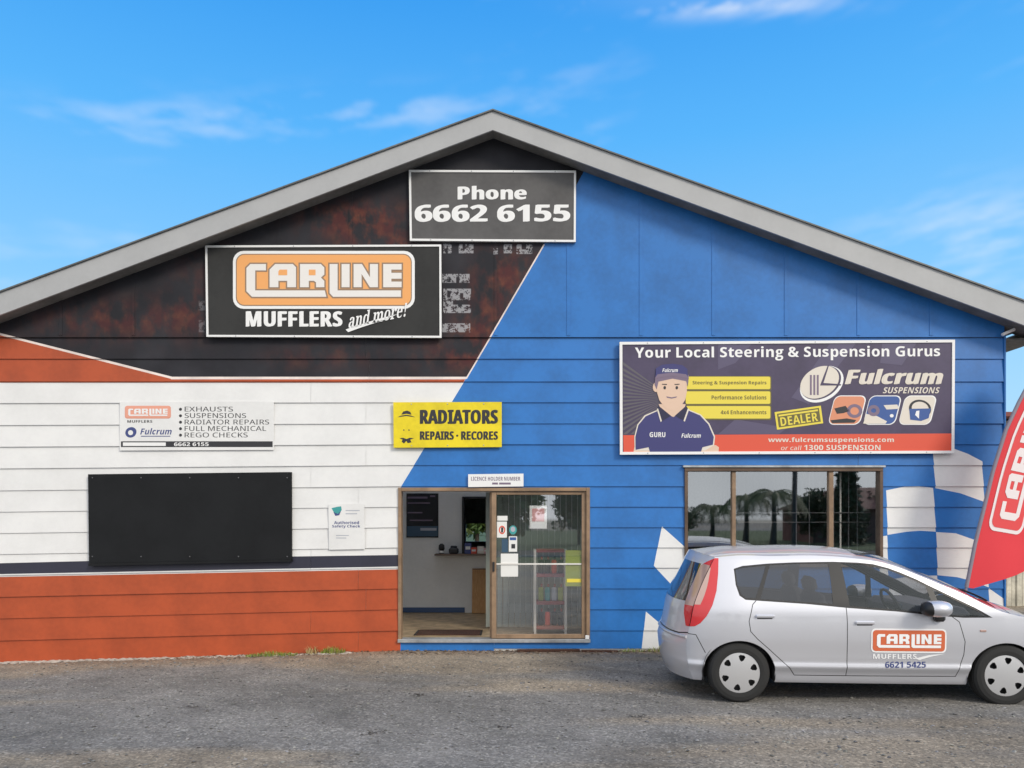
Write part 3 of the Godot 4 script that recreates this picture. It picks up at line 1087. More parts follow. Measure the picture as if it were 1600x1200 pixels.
func make_door(shop: Node3D) -> void:
	var door := holder(shop, "sliding_door")
	var f := Bag.new()
	bar(f, 622.5, 762, 627.5, 1003, -0.12, 0.035)
	bar(f, 915.8, 762, 921.5, 1003, -0.12, 0.035)
	bar(f, 627.6, 762, 915.7, 767.5, -0.12, 0.035)
	one(door, "door_frame", f, "tan_frame")
	var sill := Bag.new()
	bar(sill, 622, 998.2, 922, 1003.4, -0.14, 0.055)
	one(door, "threshold", sill, "sill_metal")
	var leaf := Bag.new()
	bar(leaf, 768, 768.2, 775.5, 997.6, -0.045, 0.0)
	bar(leaf, 909, 768.2, 915.5, 997.6, -0.045, 0.0)
	bar(leaf, 775.6, 768.2, 908.9, 773, -0.045, 0.0)
	bar(leaf, 775.6, 991, 908.9, 997.6, -0.045, 0.0)
	one(door, "leaf_frame", leaf, "tan_frame")
	var rail := Bag.new()
	bar(rail, 775.6, 880.2, 908.9, 882.6, -0.026, -0.016, 0.001)
	one(door, "glazing_strip", rail, "rack_white")
	var pane := Bag.new()
	var a := wm(775, 773)
	var b := wm(909.5, 991.5)
	pane.quad(Vector3(a.x, a.y, -0.03), Vector3(b.x, a.y, -0.03), Vector3(b.x, b.y, -0.03), Vector3(a.x, b.y, -0.03), Vector3.BACK)
	one(door, "pane", pane, "door_film")
	var back := Bag.new()                          # the second leaf, slid open behind the first
	bar(back, 765, 768.2, 771.5, 997.6, -0.10, -0.06)
	bar(back, 771.6, 768.2, 903, 773, -0.10, -0.06)
	bar(back, 771.6, 992, 903, 997.6, -0.10, -0.06)
	one(door, "leaf_frame", back, "tan_frame")
	var grip := Bag.new()
	bar(grip, 769.5, 878, 772.8, 893, 0.0, 0.03)
	one(door, "handle", grip, "black_plastic")
	var stop := Bag.new()
	bar(stop, 914, 992, 920, 998, 0.036, 0.06)
	one(door, "corner_block", stop, "sign_white")
	# papers taped to the glass
	var notes := [
		[777, 806, 793, 813.5, "blank white strip of paper taped high on the sliding door", "paper", ""],
		[776.5, 815, 792, 840, "white notice with a red and black symbol on the sliding door", "paper", "stop"],
		[795.5, 821, 807.5, 835, "round blue sticker on the sliding door glass", "print_teal", "disc"],
		[795, 838, 808, 862, "white and blue notice below the round sticker on the door", "paper", "blue"],
		[782.5, 865, 809.5, 901, "large blank white sheet of paper on the sliding door", "paper", ""],
		[784, 842, 793.5, 863, "dark blue sticker beside the white and blue notice", "poster_blue", ""]]
	for n in notes:
		var o := P((n[0] + n[2]) / 2, (n[1] + n[3]) / 2, -0.027)
		var t := thing("notice", n[4], "notice", o)
		var z := -0.0275
		var m := func(p: Vector2) -> Vector3: return P(p.x, p.y, z) - o
		var m2 := func(p: Vector2) -> Vector3: return P(p.x, p.y, z + 0.0015) - o
		var sheet := Bag.new()
		var poly := ellipse((n[0] + n[2]) / 2, (n[1] + n[3]) / 2, (n[2] - n[0]) / 2, (n[3] - n[1]) / 2) if n[6] == "disc" else rect(n[0], n[1], n[2], n[3])
		print_poly(sheet, poly, m)
		one(t, "sheet", sheet, n[5])
		if n[6] == "stop":
			var k := Bag.new()
			for piece in cut_pieces(ellipse(784.5, 828, 5, 6.6), [ellipse(784.5, 828, 3.2, 4.6)]):
				print_poly(k, piece, m2)
			var r := Bag.new()
			print_poly(r, ps([783, 824, 786.5, 824, 786, 832, 783, 832]), m2)
			part(t, "print", {"print_red": k, "ink": r})
		elif n[6] == "blue":
			var k := Bag.new()
			print_poly(k, rect(796.5, 839.5, 806.5, 844), m2)
			var r := Bag.new()
			print_poly(r, rect(799, 850, 805, 857), m2)
			one(t, "heading_print", k, "print_blue")
			one(t, "print", r, "ink")
		elif n[6] == "disc":
			var k := Bag.new()
			print_poly(k, ellipse(801.5, 827, 3.6, 4.2), m2)
			one(t, "print", k, "print_grey")

func make_window(shop: Node3D) -> void:
	var w := holder(shop, "window")
	var f := Bag.new()
	bar(f, 1069, 731, 1378, 736.5, -0.09, 0.04)
	bar(f, 1069, 880, 1378, 886, -0.09, 0.05)
	bar(f, 1069, 736.6, 1074, 879.9, -0.09, 0.04)
	bar(f, 1373, 736.6, 1378, 879.9, -0.09, 0.04)
	one(w, "frame", f, "bronze_frame")
	var hood := Bag.new()
	bar(hood, 1066, 727.5, 1381, 730.8, -0.01, 0.06)
	one(w, "head_flashing", hood, "sill_metal")
	for px in [[1143.5, 1149.5], [1295, 1302]]:
		var b := Bag.new()
		bar(b, px[0], 736.6, px[1], 879.9, -0.07, 0.012)
		one(w, "mullion", b, "tan_frame")
	for px in [[1074.1, 1143.4], [1149.6, 1294.9], [1302.1, 1372.9]]:
		var b := Bag.new()
		var a := wm(px[0], 736.6)
		var c := wm(px[1], 879.9)
		b.quad(Vector3(a.x, a.y, -0.03), Vector3(c.x, a.y, -0.03), Vector3(c.x, c.y, -0.03), Vector3(a.x, c.y, -0.03), Vector3.BACK)
		one(w, "pane", b, "window_film")
	for px in [1256.0, 1277.0, 1316.0, 1327.0, 1340.0, 1354.0]:
		var b := Bag.new()
		bar(b, px - (1.2 if px == 1327.0 else 0.6), 737, px + (1.2 if px == 1327.0 else 0.6), 879, -0.30, -0.28, 0.001)
		one(w, "security_bar", b, "rack_white" if px == 1327.0 else "steel_dark")
	for py in [801.0, 816.0]:
		var b := Bag.new()
		bar(b, 1150, py - 0.6, 1373, py + 0.6, -0.275, -0.26, 0.001)
		one(w, "security_bar", b, "steel_dark")

const ZB := -3.2
func make_office(shop: Node3D) -> void:
	var room := holder(shop, "office")
	var fy: float = wm(0, 1001).y
	var fl := Bag.new()
	fl.box(Vector3(-0.38, fy - 0.1, -1.68), Vector3(3.3, 0.2, 3.08), 0.0)
	one(room, "floor", fl, "brown_floor")
	var hole0 := P(722, 776, ZB)
	var hole1 := P(790, 865, ZB)
	var bw := Bag.new()
	var peak: float = P(770, 203, Z_FASCIA).x
	for piece in cut_pieces(PackedVector2Array([Vector2(-2.03, fy - 0.2), Vector2(1.27, fy - 0.2), Vector2(1.27, roof_under(1.27)), Vector2(peak, roof_under(peak)), Vector2(-2.03, roof_under(-2.03))]), [rect(hole0.x, hole1.y, hole1.x, hole0.y)]):
		prism(bw, piece, ZB - 0.1, ZB)
	one(room, "back_wall", bw, "plaster")
	for x in [-2.08, 1.32]:
		var sw := Bag.new()
		var tall := roof_under(x) + 0.15  # carried up to the roof as a light well below the added skylights
		sw.box(Vector3(x, tall / 2 - 0.2, ZB / 2 - 0.11), Vector3(0.1, tall, -ZB - 0.02), 0.0)
		one(room, "partition", sw, "plaster")
	var sk := Bag.new()
	sk.box(Vector3(-1.45, fy + 0.05, ZB + 0.012), Vector3(1.2, 0.09, 0.022), 0.004)
	one(room, "skirting", sk, "skirting_blue")
	var fr := Bag.new()
	var c := (hole0 + hole1) / 2
	fr.box(Vector3(hole0.x + 0.02, c.y, ZB - 0.03), Vector3(0.04, absf(hole1.y - hole0.y), 0.16), 0.004)
	fr.box(Vector3(c.x, hole0.y - 0.02, ZB - 0.03), Vector3(absf(hole1.x - hole0.x) - 0.1, 0.04, 0.16), 0.004)
	one(room, "hatch_frame", fr, "black_plastic")
	var shelf := Bag.new()
	var s0 := P(680, 865, ZB + 0.12)
	var s1 := P(792, 868, ZB + 0.12)
	shelf.box(Vector3((s0.x + s1.x) / 2, s0.y - 0.015, ZB + 0.14), Vector3(s1.x - s0.x, 0.03, 0.26), 0.004)
	one(room, "shelf", shelf, "bronze_frame")
	# poster
	var pc := P(660, 805, ZB + 0.02)
	var po := thing("poster", "dark blue poster with pale bands on the office wall", "poster", pc)
	var pm := func(z: float) -> Callable: return func(p: Vector2) -> Vector3: return P(p.x, p.y, ZB + z) - pc
	var sheet := Bag.new()
	print_poly(sheet, rect(635, 771, 685, 840), pm.call(0.012))
	one(po, "sheet", sheet, "dark_glass")
	var pr := Bag.new()
	for q in [[637, 776, 668, 779], [672, 774, 680, 776.5], [637, 785, 672, 787], [637, 800, 660, 802], [640, 812, 676, 814]]:
		print_poly(pr, rect(q[0], q[1], q[2], q[3]), pm.call(0.014))
	var pr2 := Bag.new()
	print_poly(pr2, rect(636, 822, 684, 838), pm.call(0.013))
	var pr3 := Bag.new()
	print_poly(pr3, rect(657, 825, 682, 829), pm.call(0.015))
	part(po, "print", {"print_mauve": pr, "poster_blue": pr2, "print_grey": pr3})
	# things on the shelf
	var sy := s0.y
	var cup := thing("dispenser", "small black dispenser with a domed cap on the office shelf", "dispenser", Vector3(P(690, 850, ZB + 0.16).x, sy, ZB + 0.16))
	var b := Bag.new()
	b.lathe([Vector2(0.0, 0.0), Vector2(0.045, 0.0), Vector2(0.04, 0.06), Vector2(0.055, 0.09), Vector2(0.05, 0.15), Vector2(0.02, 0.18), Vector2(0.0, 0.18)], Vector3.ZERO, Basis(Vector3.RIGHT, -PI / 2), 16)
	one(cup, "body", b, "black_plastic")
	var ring := Bag.new()
	ring.lathe([Vector2(0.046, 0.01), Vector2(0.05, 0.03), Vector2(0.044, 0.055)], Vector3.ZERO, Basis(Vector3.RIGHT, -PI / 2), 16)
	one(cup, "label_band", ring, "paper")
	var eft := thing("card_reader", "squat black payment machine on the office shelf", "card reader", Vector3(P(709, 850, ZB + 0.16).x, sy, ZB + 0.16))
	var e := Bag.new()
	e.box(Vector3(0, 0.05, 0), Vector3(0.17, 0.10, 0.12), 0.02)
	e.box(Vector3(0, 0.11, -0.02), Vector3(0.12, 0.06, 0.05), 0.015, Basis(Vector3.RIGHT, -0.4))
	one(eft, "body", e, "black_plastic")
	var scr := Bag.new()
	scr.box(Vector3(0, 0.115, 0.008), Vector3(0.09, 0.035, 0.004), 0.001, Basis(Vector3.RIGHT, -0.4))
	one(eft, "screen", scr, "dark_glass")
	var px := 726.0
	var kinds := [["ink_blue", 0.12, 0.19], ["print_red", 0.10, 0.11], ["print_cream", 0.12, 0.13], ["print_pink", 0.09, 0.10]]
	var says := ["tall navy blue box at the hatch end of the office shelf", "small red carton beside the tall navy box", "cream carton between a red and a pink carton", "small pink carton at the end of the office shelf"]
	for k in kinds.size():
		var kd: Array = kinds[k]
		var t := thing("carton", says[k], "carton", Vector3(P(px, 850, ZB + 0.16).x + kd[1] / 2, sy, ZB + 0.16), "cartons on the office shelf")
		px += 10.0
		var bb := Bag.new()
		bb.box(Vector3(0, kd[2] / 2, 0), Vector3(kd[1], kd[2], 0.09), 0.004)
		one(t, "box", bb, kd[0])
		var lid := Bag.new()
		lid.box(Vector3(0, kd[2] * 0.55, 0.046), Vector3(kd[1] * 0.7, kd[2] * 0.3, 0.003), 0.001)
		one(t, "label_patch", lid, "paper")
	# sheet of timber leaning on the wall under the shelf
	var wp := thing("plywood_sheet", "plain brown plywood sheet leaning under the office shelf", "plywood", P(753, 960, ZB + 0.2))
	var wb := Bag.new()
	var ph := 0.80
	wb.box(Vector3(0.1, ph / 2 + 0.01, -0.10), Vector3(0.56, ph, 0.018), 0.003, Basis(Vector3.RIGHT, -0.16))
	one(wp, "board", wb, "wood")
	var edge := Bag.new()
	edge.box(Vector3(0.1, ph - 0.01, -0.163), Vector3(0.56, 0.016, 0.03), 0.003, Basis(Vector3.RIGHT, -0.16))
	one(wp, "edge_strip", edge, "bronze_frame")
	# door mat
	var mat_c := P(700, 994, -0.55)
	var dm := thing("door_mat", "low brown door mat lying just inside the open doorway", "mat", Vector3(mat_c.x, fy, -0.72))
	var mb := Bag.new()
	mb.box(Vector3(0, 0.008, 0), Vector3(0.92, 0.014, 0.5), 0.004)
	one(dm, "pile", mb, "old_timber")
	for s in [-1.0, 1.0]:
		var me := Bag.new()
		me.box(Vector3(s * 0.475, 0.006, 0), Vector3(0.03, 0.012, 0.5), 0.003)
		one(dm, "edging", me, "black_plastic")
	# display rack behind the glass
	var rz := -0.55
	var r0 := P(836, 848, rz)
	var r1 := P(884, 980, rz)
	var rack := thing("display_rack", "white display rack with red shelves behind the sliding door glass", "rack", Vector3((r0.x + r1.x) / 2, fy, rz))
	var half := (r1.x - r0.x) / 2
	for s in [-1.0, 1.0]:
		for d in [0.0, -0.3]:
			var pb := Bag.new()
			pb.box(Vector3(s * half, 0.62, d), Vector3(0.035, 1.24, 0.035), 0.004)
			one(rack, "post", pb, "rack_white")
	for h in [0.10, 0.46, 0.86, 1.22]:
		var sb := Bag.new()
		sb.box(Vector3(0, h, -0.15), Vector3(half * 2 - 0.04, 0.05, 0.3), 0.004)
		one(rack, "shelf", sb, "rack_red")
	var tints := ["ink", "print_teal", "print_red", "print_grey", "black_plastic", "print_lime"]
	var kinds_said := ["black", "teal", "red", "grey", "glossy black", "lime green"]
	for li in 3:
		for k in 4:
			var ti: int = (li * 5 + k * 2) % 6
			var level: String = ["lowest", "middle", "upper"][li]
			var t := thing("bottle", "%s oil bottle %s on the %s rack shelf" % [kinds_said[ti], ["at the end nearest the papers", "second from the papers", "third from the papers", "at the end nearest the lime poster"][k], level], "bottle", rack.position + Vector3(-half + 0.09 + k * (half * 2 - 0.16) / 3.0, [0.125, 0.485, 0.885][li], -0.08), "bottles on the display rack")
			var bb := Bag.new()
			bb.box(Vector3(0, 0.10, 0), Vector3(0.075, 0.20, 0.06), 0.014)
			one(t, "body", bb, tints[ti])
			var cb := Bag.new()
			cb.box(Vector3(0.01, 0.225, 0), Vector3(0.03, 0.05, 0.03), 0.008)
			one(t, "cap", cb, "rack_red" if ti != 2 else "ink")
	var pk := thing("paper_notice", "pink and white paper notice hanging above the display rack", "notice", P(841, 808, -0.036))
	var pkb := Bag.new()
	pkb.box(Vector3.ZERO, Vector3(0.24, 0.32, 0.004), 0.001)
	one(pk, "sheet", pkb, "paper")
	var pkc := Bag.new()
	pkc.box(Vector3(0, 0.03, 0.004), Vector3(0.17, 0.18, 0.003), 0.001)
	one(pk, "print", pkc, "print_pink")
	var ly := thing("lime_poster", "lime green poster hanging beside the display rack", "poster", P(897, 888, -0.036))
	var lyb := Bag.new()
	lyb.box(Vector3.ZERO, Vector3(0.24, 0.5, 0.006), 0.001)
	one(ly, "sheet", lyb, "print_lime")
	var lyc := Bag.new()
	lyc.box(Vector3(0, -0.17, 0.005), Vector3(0.20, 0.05, 0.003), 0.001)
	one(ly, "print", lyc, "print_yellow")
	# vertical blind hanging behind the rack
	var vb := thing("vertical_blind", "grey green vertical slat blind hanging behind the display rack", "blind", Vector3(0.42, fy, -1.15))
	for i in 19:
		var sb := Bag.new()
		sb.box(Vector3(-0.78 + i * 0.088, 1.06, 0), Vector3(0.084, 2.06, 0.004), 0.001, Basis(Vector3.UP, 0.30 + rng.randf_range(-0.10, 0.10)))
		one(vb, "slat", sb, "blind")
	var hr := Bag.new()
	hr.box(Vector3(0, 2.12, 0), Vector3(1.7, 0.05, 0.05), 0.004)
	one(vb, "head_rail", hr, "rack_white")

# ---------------------------------------------------------------- signs
func quad_px(c: Array) -> PackedVector2Array:
	return ps(c)

# a sign board: corners in pixels (clockwise from the top), a panel and a raised frame; returns [node, map(layer)]
func sign_board(called: String, label: String, corners: Array, z: float, thick: float, panel: String, frame: String, width: float, category := "sign") -> Array:
	var q := ps(corners)
	var mid := (q[0] + q[1] + q[2] + q[3]) / 4.0
	var o := P(mid.x, mid.y, z)
	var t := thing(called, label, category, o)
	var at := func(p: Vector2, zz: float) -> Vector3: return P(p.x, p.y, zz) - o
	var poly := PackedVector2Array()
	for p in q:
		var w := P(p.x, p.y, z)
		poly.append(Vector2(w.x - o.x, w.y - o.y))
	var b := Bag.new()
	prism(b, poly, -thick, 0.0)
	one(t, "panel", b, panel)
	if frame:
		var inner := Geometry2D.offset_polygon(poly, -width / S, Geometry2D.JOIN_MITER)[0]
		var f := Bag.new()
		# four mitred rails, one after another round the edge
		var near := func(p: Vector2) -> Vector2:
			var best := inner[0]
			for k in inner:
				if k.distance_to(p) < best.distance_to(p):
					best = k
			return best
		for i in 4:
			var a := poly[i]
			var c := poly[(i + 1) % 4]
			prism(f, PackedVector2Array([a, c, near.call(c), near.call(a)]), -thick - 0.004, 0.012)
		one(t, "frame", f, frame)
	if thick > 0.015:
		var nx := 2 + int((q[1].x - q[0].x) / 130.0)
		for row in 2:
			for k in nx:
				var f: float = (k + 0.5) / nx
				var e: Vector2 = q[0].lerp(q[1], f) if row == 0 else q[3].lerp(q[2], f)
				var sc := Bag.new()
				var front := 0.012 if frame else 0.0
				var inset := width * 0.5 if frame else 3.0
				sc.lathe([Vector2(0.009, 0.0), Vector2(0.008, 0.004), Vector2(0.0, 0.005)], at.call(e + Vector2(0, inset if row == 0 else -inset), z) + Vector3(0, 0, front), Basis.IDENTITY, 8)
				one(t, "screw", sc, "steel")
	var maps := func(layer: int) -> Callable:
		return func(p: Vector2) -> Vector3: return P(p.x, p.y, z + 0.0013 * layer) - o
	return [t, maps]

# the rounded badge with the tall joined letters; drawn on a grid of 1600 x 680 units and put in place by maps(layer)
func badge_letters() -> Array:
	return [
		[ps([300, 195, 325, 170, 422, 170, 422, 210, 355, 210, 355, 335, 790, 335, 800, 375, 335, 375, 300, 340])],
		[ps([445, 315, 445, 205, 480, 170, 590, 170, 610, 190, 610, 315, 555, 315, 555, 275, 500, 275, 500, 315]), ps([500, 240, 500, 215, 508, 205, 555, 205, 555, 240])],
		[ps([635, 170, 765, 170, 787, 192, 787, 236, 766, 254, 787, 276, 787, 315, 735, 315, 735, 285, 722, 275, 690, 275, 690, 315, 635, 315]), ps([690, 205, 732, 205, 732, 240, 690, 240])],
		[ps([820, 170, 870, 170, 870, 335, 1266, 335, 1266, 375, 842, 375, 820, 352])],
		[ps([895, 170, 945, 170, 945, 315, 895, 315])],
		[ps([970, 170, 1022, 170, 1072, 252, 1072, 170, 1122, 170, 1122, 315, 1072, 315, 1020, 232, 1020, 315, 970, 315])],
		[ps([1155, 170, 1270, 170, 1270, 205, 1206, 205, 1206, 225, 1270, 225, 1270, 262, 1206, 262, 1206, 280, 1270, 280, 1270, 315, 1155, 315])],
	]

func badge(bags: Dictionary, maps: Callable, rim: String, fill: String, letters: String, line: String, nn := Vector3.BACK, steps := false) -> void:
	for m in [rim, fill, letters, line]:
		if m and not bags.has(m):
			bags[m] = Bag.new()
	var put := func(m: String, poly: PackedVector2Array, holes: Array, layer: int) -> void:
		var pieces := cut_pieces(poly, holes) if holes.size() else [poly]
		for p in pieces:
			if steps:
				for x in range(150, 1450, 100):
					for y in range(50, 700, 100):
						for r in Geometry2D.intersect_polygons(p, rect(x, y, x + 100, y + 100)):
							print_poly(bags[m], r, maps.call(layer), nn)
			else:
				print_poly(bags[m], p, maps.call(layer), nn)
	put.call(rim, round_rect(216, 88, 1352, 450, 66), [], 1)
	if line:
		put.call(line, round_rect(234, 106, 1334, 432, 52), [], 2)
	put.call(fill, round_rect(240, 112, 1328, 426, 48), [], 3)
	for l in badge_letters():
		if line:
			var out := Geometry2D.offset_polygon(l[0], 9.0, Geometry2D.JOIN_MITER)
			for q in out:
				if not Geometry2D.is_polygon_clockwise(q):
					put.call(line, q, [], 4)
			put.call(letters, l[0], [], 5)
			if l.size() > 1:
				put.call(fill, l[1], [], 6)
		else:
			put.call(letters, l[0], l.slice(1), 5)

func make_signs() -> void:
	# phone number
	var s := sign_board("phone_sign", "dark grey phone number sign with a white frame under the roof peak", [639, 266, 900, 267, 899.5, 378.5, 640.5, 376.5], 0.075, 0.03, "sign_grey", "sign_white", 3.2)
	var b := Bag.new()
	print_heavy(b, "Phone", [715, 290.5, 823, 311.5], s[1], 1, 2.0)
	print_heavy(b, "6662 6155", [648, 320, 891, 346.5], s[1], 1, 2.6)
	one(s[0], "lettering", b, "letter_white")
	# mufflers sign
	s = sign_board("muffler_sign", "black sign with an orange rounded badge and white lettering, tilted white frame", [321, 384, 689.5, 382.5, 690, 528, 323, 526.5], 0.085, 0.03, "sign_black", "sign_white", 3.0)
	var maps: Callable = s[1]
	var zoomed := func(layer: int) -> Callable:
		return func(p: Vector2) -> Vector3: return maps.call(layer).call(Vector2(310.0 + p.x / 4.0, 370.0 + p.y / 4.0))
	var bags := {}
	badge(bags, zoomed, "letter_white", "logo_orange", "logo_letters", "logo_line")
	part(s[0], "badge", bags)
	b = Bag.new()
	print_heavy(b, "MUFFLERS", [384, 486.5, 535, 510], maps, 1, 2.0)
	one(s[0], "lettering", b, "letter_white")
	b = Bag.new()
	print_text(b, "and more!", [541, 482, 632, 504], maps.call(8), "Droid Serif Bold", 0.35, -0.2)
	print_poly(b, ps([540, 515, 550, 511, 590, 498.5, 622, 490.5, 600, 500, 566, 511, 544, 519]), maps.call(8))
	one(s[0], "script_lettering", b, "letter_white")
	# services board
	s = sign_board("services_sign", "small white sign listing workshop services above the charcoal panel", [187, 628, 428, 627, 428, 703, 187, 704], 0.028, 0.006, "white_paint", "", 0.0)
	maps = s[1]
	var small := func(layer: int) -> Callable:
		return func(p: Vector2) -> Vector3: return maps.call(layer).call(Vector2(195.0 + (p.x - 216.0) / 1136.0 * 72.0, 634.0 + (p.y - 88.0) / 362.0 * 20.0))
	bags = {}
	badge(bags, small, "logo_faded", "logo_faded", "sign_white", "")
	part(s[0], "badge", bags)
	b = Bag.new()
	print_text(b, "MUFFLERS", [199, 656.5, 238, 660.5], maps.call(1))
	var lines := ["EXHAUSTS", "SUSPENSIONS", "RADIATOR REPAIRS", "FULL MECHANICAL", "REGO CHECKS"]
	var ends := [364.0, 384.5, 420.5, 416.0, 387.0]
	for i in 5:
		var y := 635.5 + i * 10.1
		print_text(b, lines[i], [288.5, y, ends[i], y + 7.4], maps.call(1), "Droid Sans")
		print_poly(b, ellipse(282, y + 4, 2.4, 2.4, 12), maps.call(1))
	print_poly(b, rect(189, 689.5, 426, 698.5), maps.call(1))
	one(s[0], "lettering", b, "ink")
	b = Bag.new()
	print_poly(b, rect(192, 691.3, 259, 696.8), maps.call(2))
	print_text(b, "6662 6155", [272, 691.2, 326, 697], maps.call(2))
	one(s[0], "strip_lettering", b, "sign_white")
	b = Bag.new()
	print_minus(b, ellipse(204.5, 675.5, 9, 8, 24, -0.5), [ellipse(204, 676, 4, 4, 16)], maps.call(1))
	print_text(b, "Fulcrum", [219, 669, 267, 679], maps.call(1), "Droid Sans Bold", 0.25)
	print_poly(b, rect(220, 681, 266, 682.2), maps.call(1))
	one(s[0], "blue_logo", b, "ink_blue")
	# radiators
	s = sign_board("radiator_sign", "yellow radiator repairs sign over the doorway", [614.5, 628.5, 784, 628, 784, 698.5, 615, 699.5], 0.06, 0.02, "sign_yellow", "", 0.0)
	maps = s[1]
	b = Bag.new()
	print_heavy(b, "RADIATORS", [656, 640.5, 778, 662], maps, 1, 2.0)
	print_heavy(b, "REPAIRS · RECORES", [656, 674, 778, 687], maps, 1, 1.0)
	one(s[0], "lettering", b, "ink")
	b = Bag.new()                                   # a brow, two dots and a dark blot: all that can be made out of the printed figure
	print_poly(b, ps([621, 652, 626, 649.5, 635, 648, 643, 649.5, 649, 652, 642, 651, 635, 650, 628, 651]), maps.call(1))
	print_poly(b, ps([627, 648, 630, 643, 636, 641.5, 641, 643.5, 643, 648, 635, 646.5]), maps.call(1))
	print_poly(b, ellipse(631, 672, 1.1, 1.1, 10), maps.call(1))
	print_poly(b, ellipse(639, 672, 1.1, 1.1, 10), maps.call(1))
	print_poly(b, ps([624, 684.5, 630, 684, 635, 686, 640, 684, 647, 684.5, 641, 687, 643, 691, 637, 692.5, 635, 689, 631, 693, 627.5, 690, 629, 687]), maps.call(1))
	one(s[0], "print", b, "ink")
	# licence plate over the door
	s = sign_board("licence_sign", "narrow white notice fixed above the door frame", [731.5, 741, 818, 740, 818, 760, 731.5, 761], 0.055, 0.012, "sign_white", "", 0.0)
	maps = s[1]
	b = Bag.new()
	print_text(b, "LICENCE HOLDER NUMBER", [736, 745, 813, 751], maps.call(1))
	print_poly(b, rect(769, 754, 778, 757), maps.call(1))
	print_poly(b, rect(780, 754, 798, 757), maps.call(1))
	one(s[0], "lettering", b, "print_mauve")
	# safety sign
	s = sign_board("safety_sign", "small white notice with a teal emblem beside the doorway", [513, 788, 569, 787, 570, 858, 514, 859], 0.028, 0.005, "white_paint", "", 0.0)
	maps = s[1]
	var b2 := Bag.new()
	var b3 := Bag.new()
	var b4 := Bag.new()
	print_poly(b2, ps([518, 794, 526, 792, 533, 791, 534, 797, 529, 803, 522, 801]), maps.call(1))
	print_poly(b3, ps([521, 800, 528, 803, 533, 798, 530, 805, 524, 806]), maps.call(2))
	print_poly(b4, rect(540, 797, 562, 798.4), maps.call(1))
	print_poly(b4, rect(540, 802, 558, 803.4), maps.call(1))
	print_poly(b4, rect(525, 836, 545, 837.2), maps.call(1))
	print_poly(b4, rect(525, 840, 541, 841.2), maps.call(1))
	print_text(b3, "Authorised", [522, 814, 561, 819], maps.call(1))
	print_text(b3, "Safety Check", [519, 820, 563, 825.5], maps.call(1))
	part(s[0], "print", {"print_teal": b2, "ink_blue": b3, "print_grey": b4})
	# charcoal sheet over the old window
	var cs := thing("blank_panel", "blank charcoal sheet covering the wall over the navy stripe", "panel", P(297, 810, 0.05))
	var cb := Bag.new()
	var o := cs.position
	var poly := PackedVector2Array()
	for p in ps([137.5, 741, 455, 737.5, 455.5, 874.5, 139, 880]):
		var w := P(p.x, p.y, 0.06)
		poly.append(Vector2(w.x - o.x, w.y - o.y))
	prism(cb, poly, -0.035, 0.01)
	one(cs, "sheet", cb, "charcoal_sheet")
	cb = Bag.new()
	poly = PackedVector2Array()
	for p in ps([139, 880.3, 455.5, 874.8, 455.5, 877.5, 139, 884.5]):
		var w := P(p.x, p.y, 0.075)
		poly.append(Vector2(w.x - o.x, w.y - o.y))
	prism(cb, poly, -0.035, 0.04)
	one(cs, "ledge", cb, "charcoal_sheet")
	for k in 5:
		for row in 2:
			var sc := Bag.new()
			var px := lerpf(145.0, 449.0, k / 4.0)
			sc.lathe([Vector2(0.009, 0.0), Vector2(0.008, 0.004), Vector2(0.0, 0.005)], P(px, 746.5 if row == 0 else 869.5, 0.06) - o + Vector3(0, 0, 0.01), Basis.IDENTITY, 8)
			one(cs, "screw", sc, "steel_dark")
	make_banner()

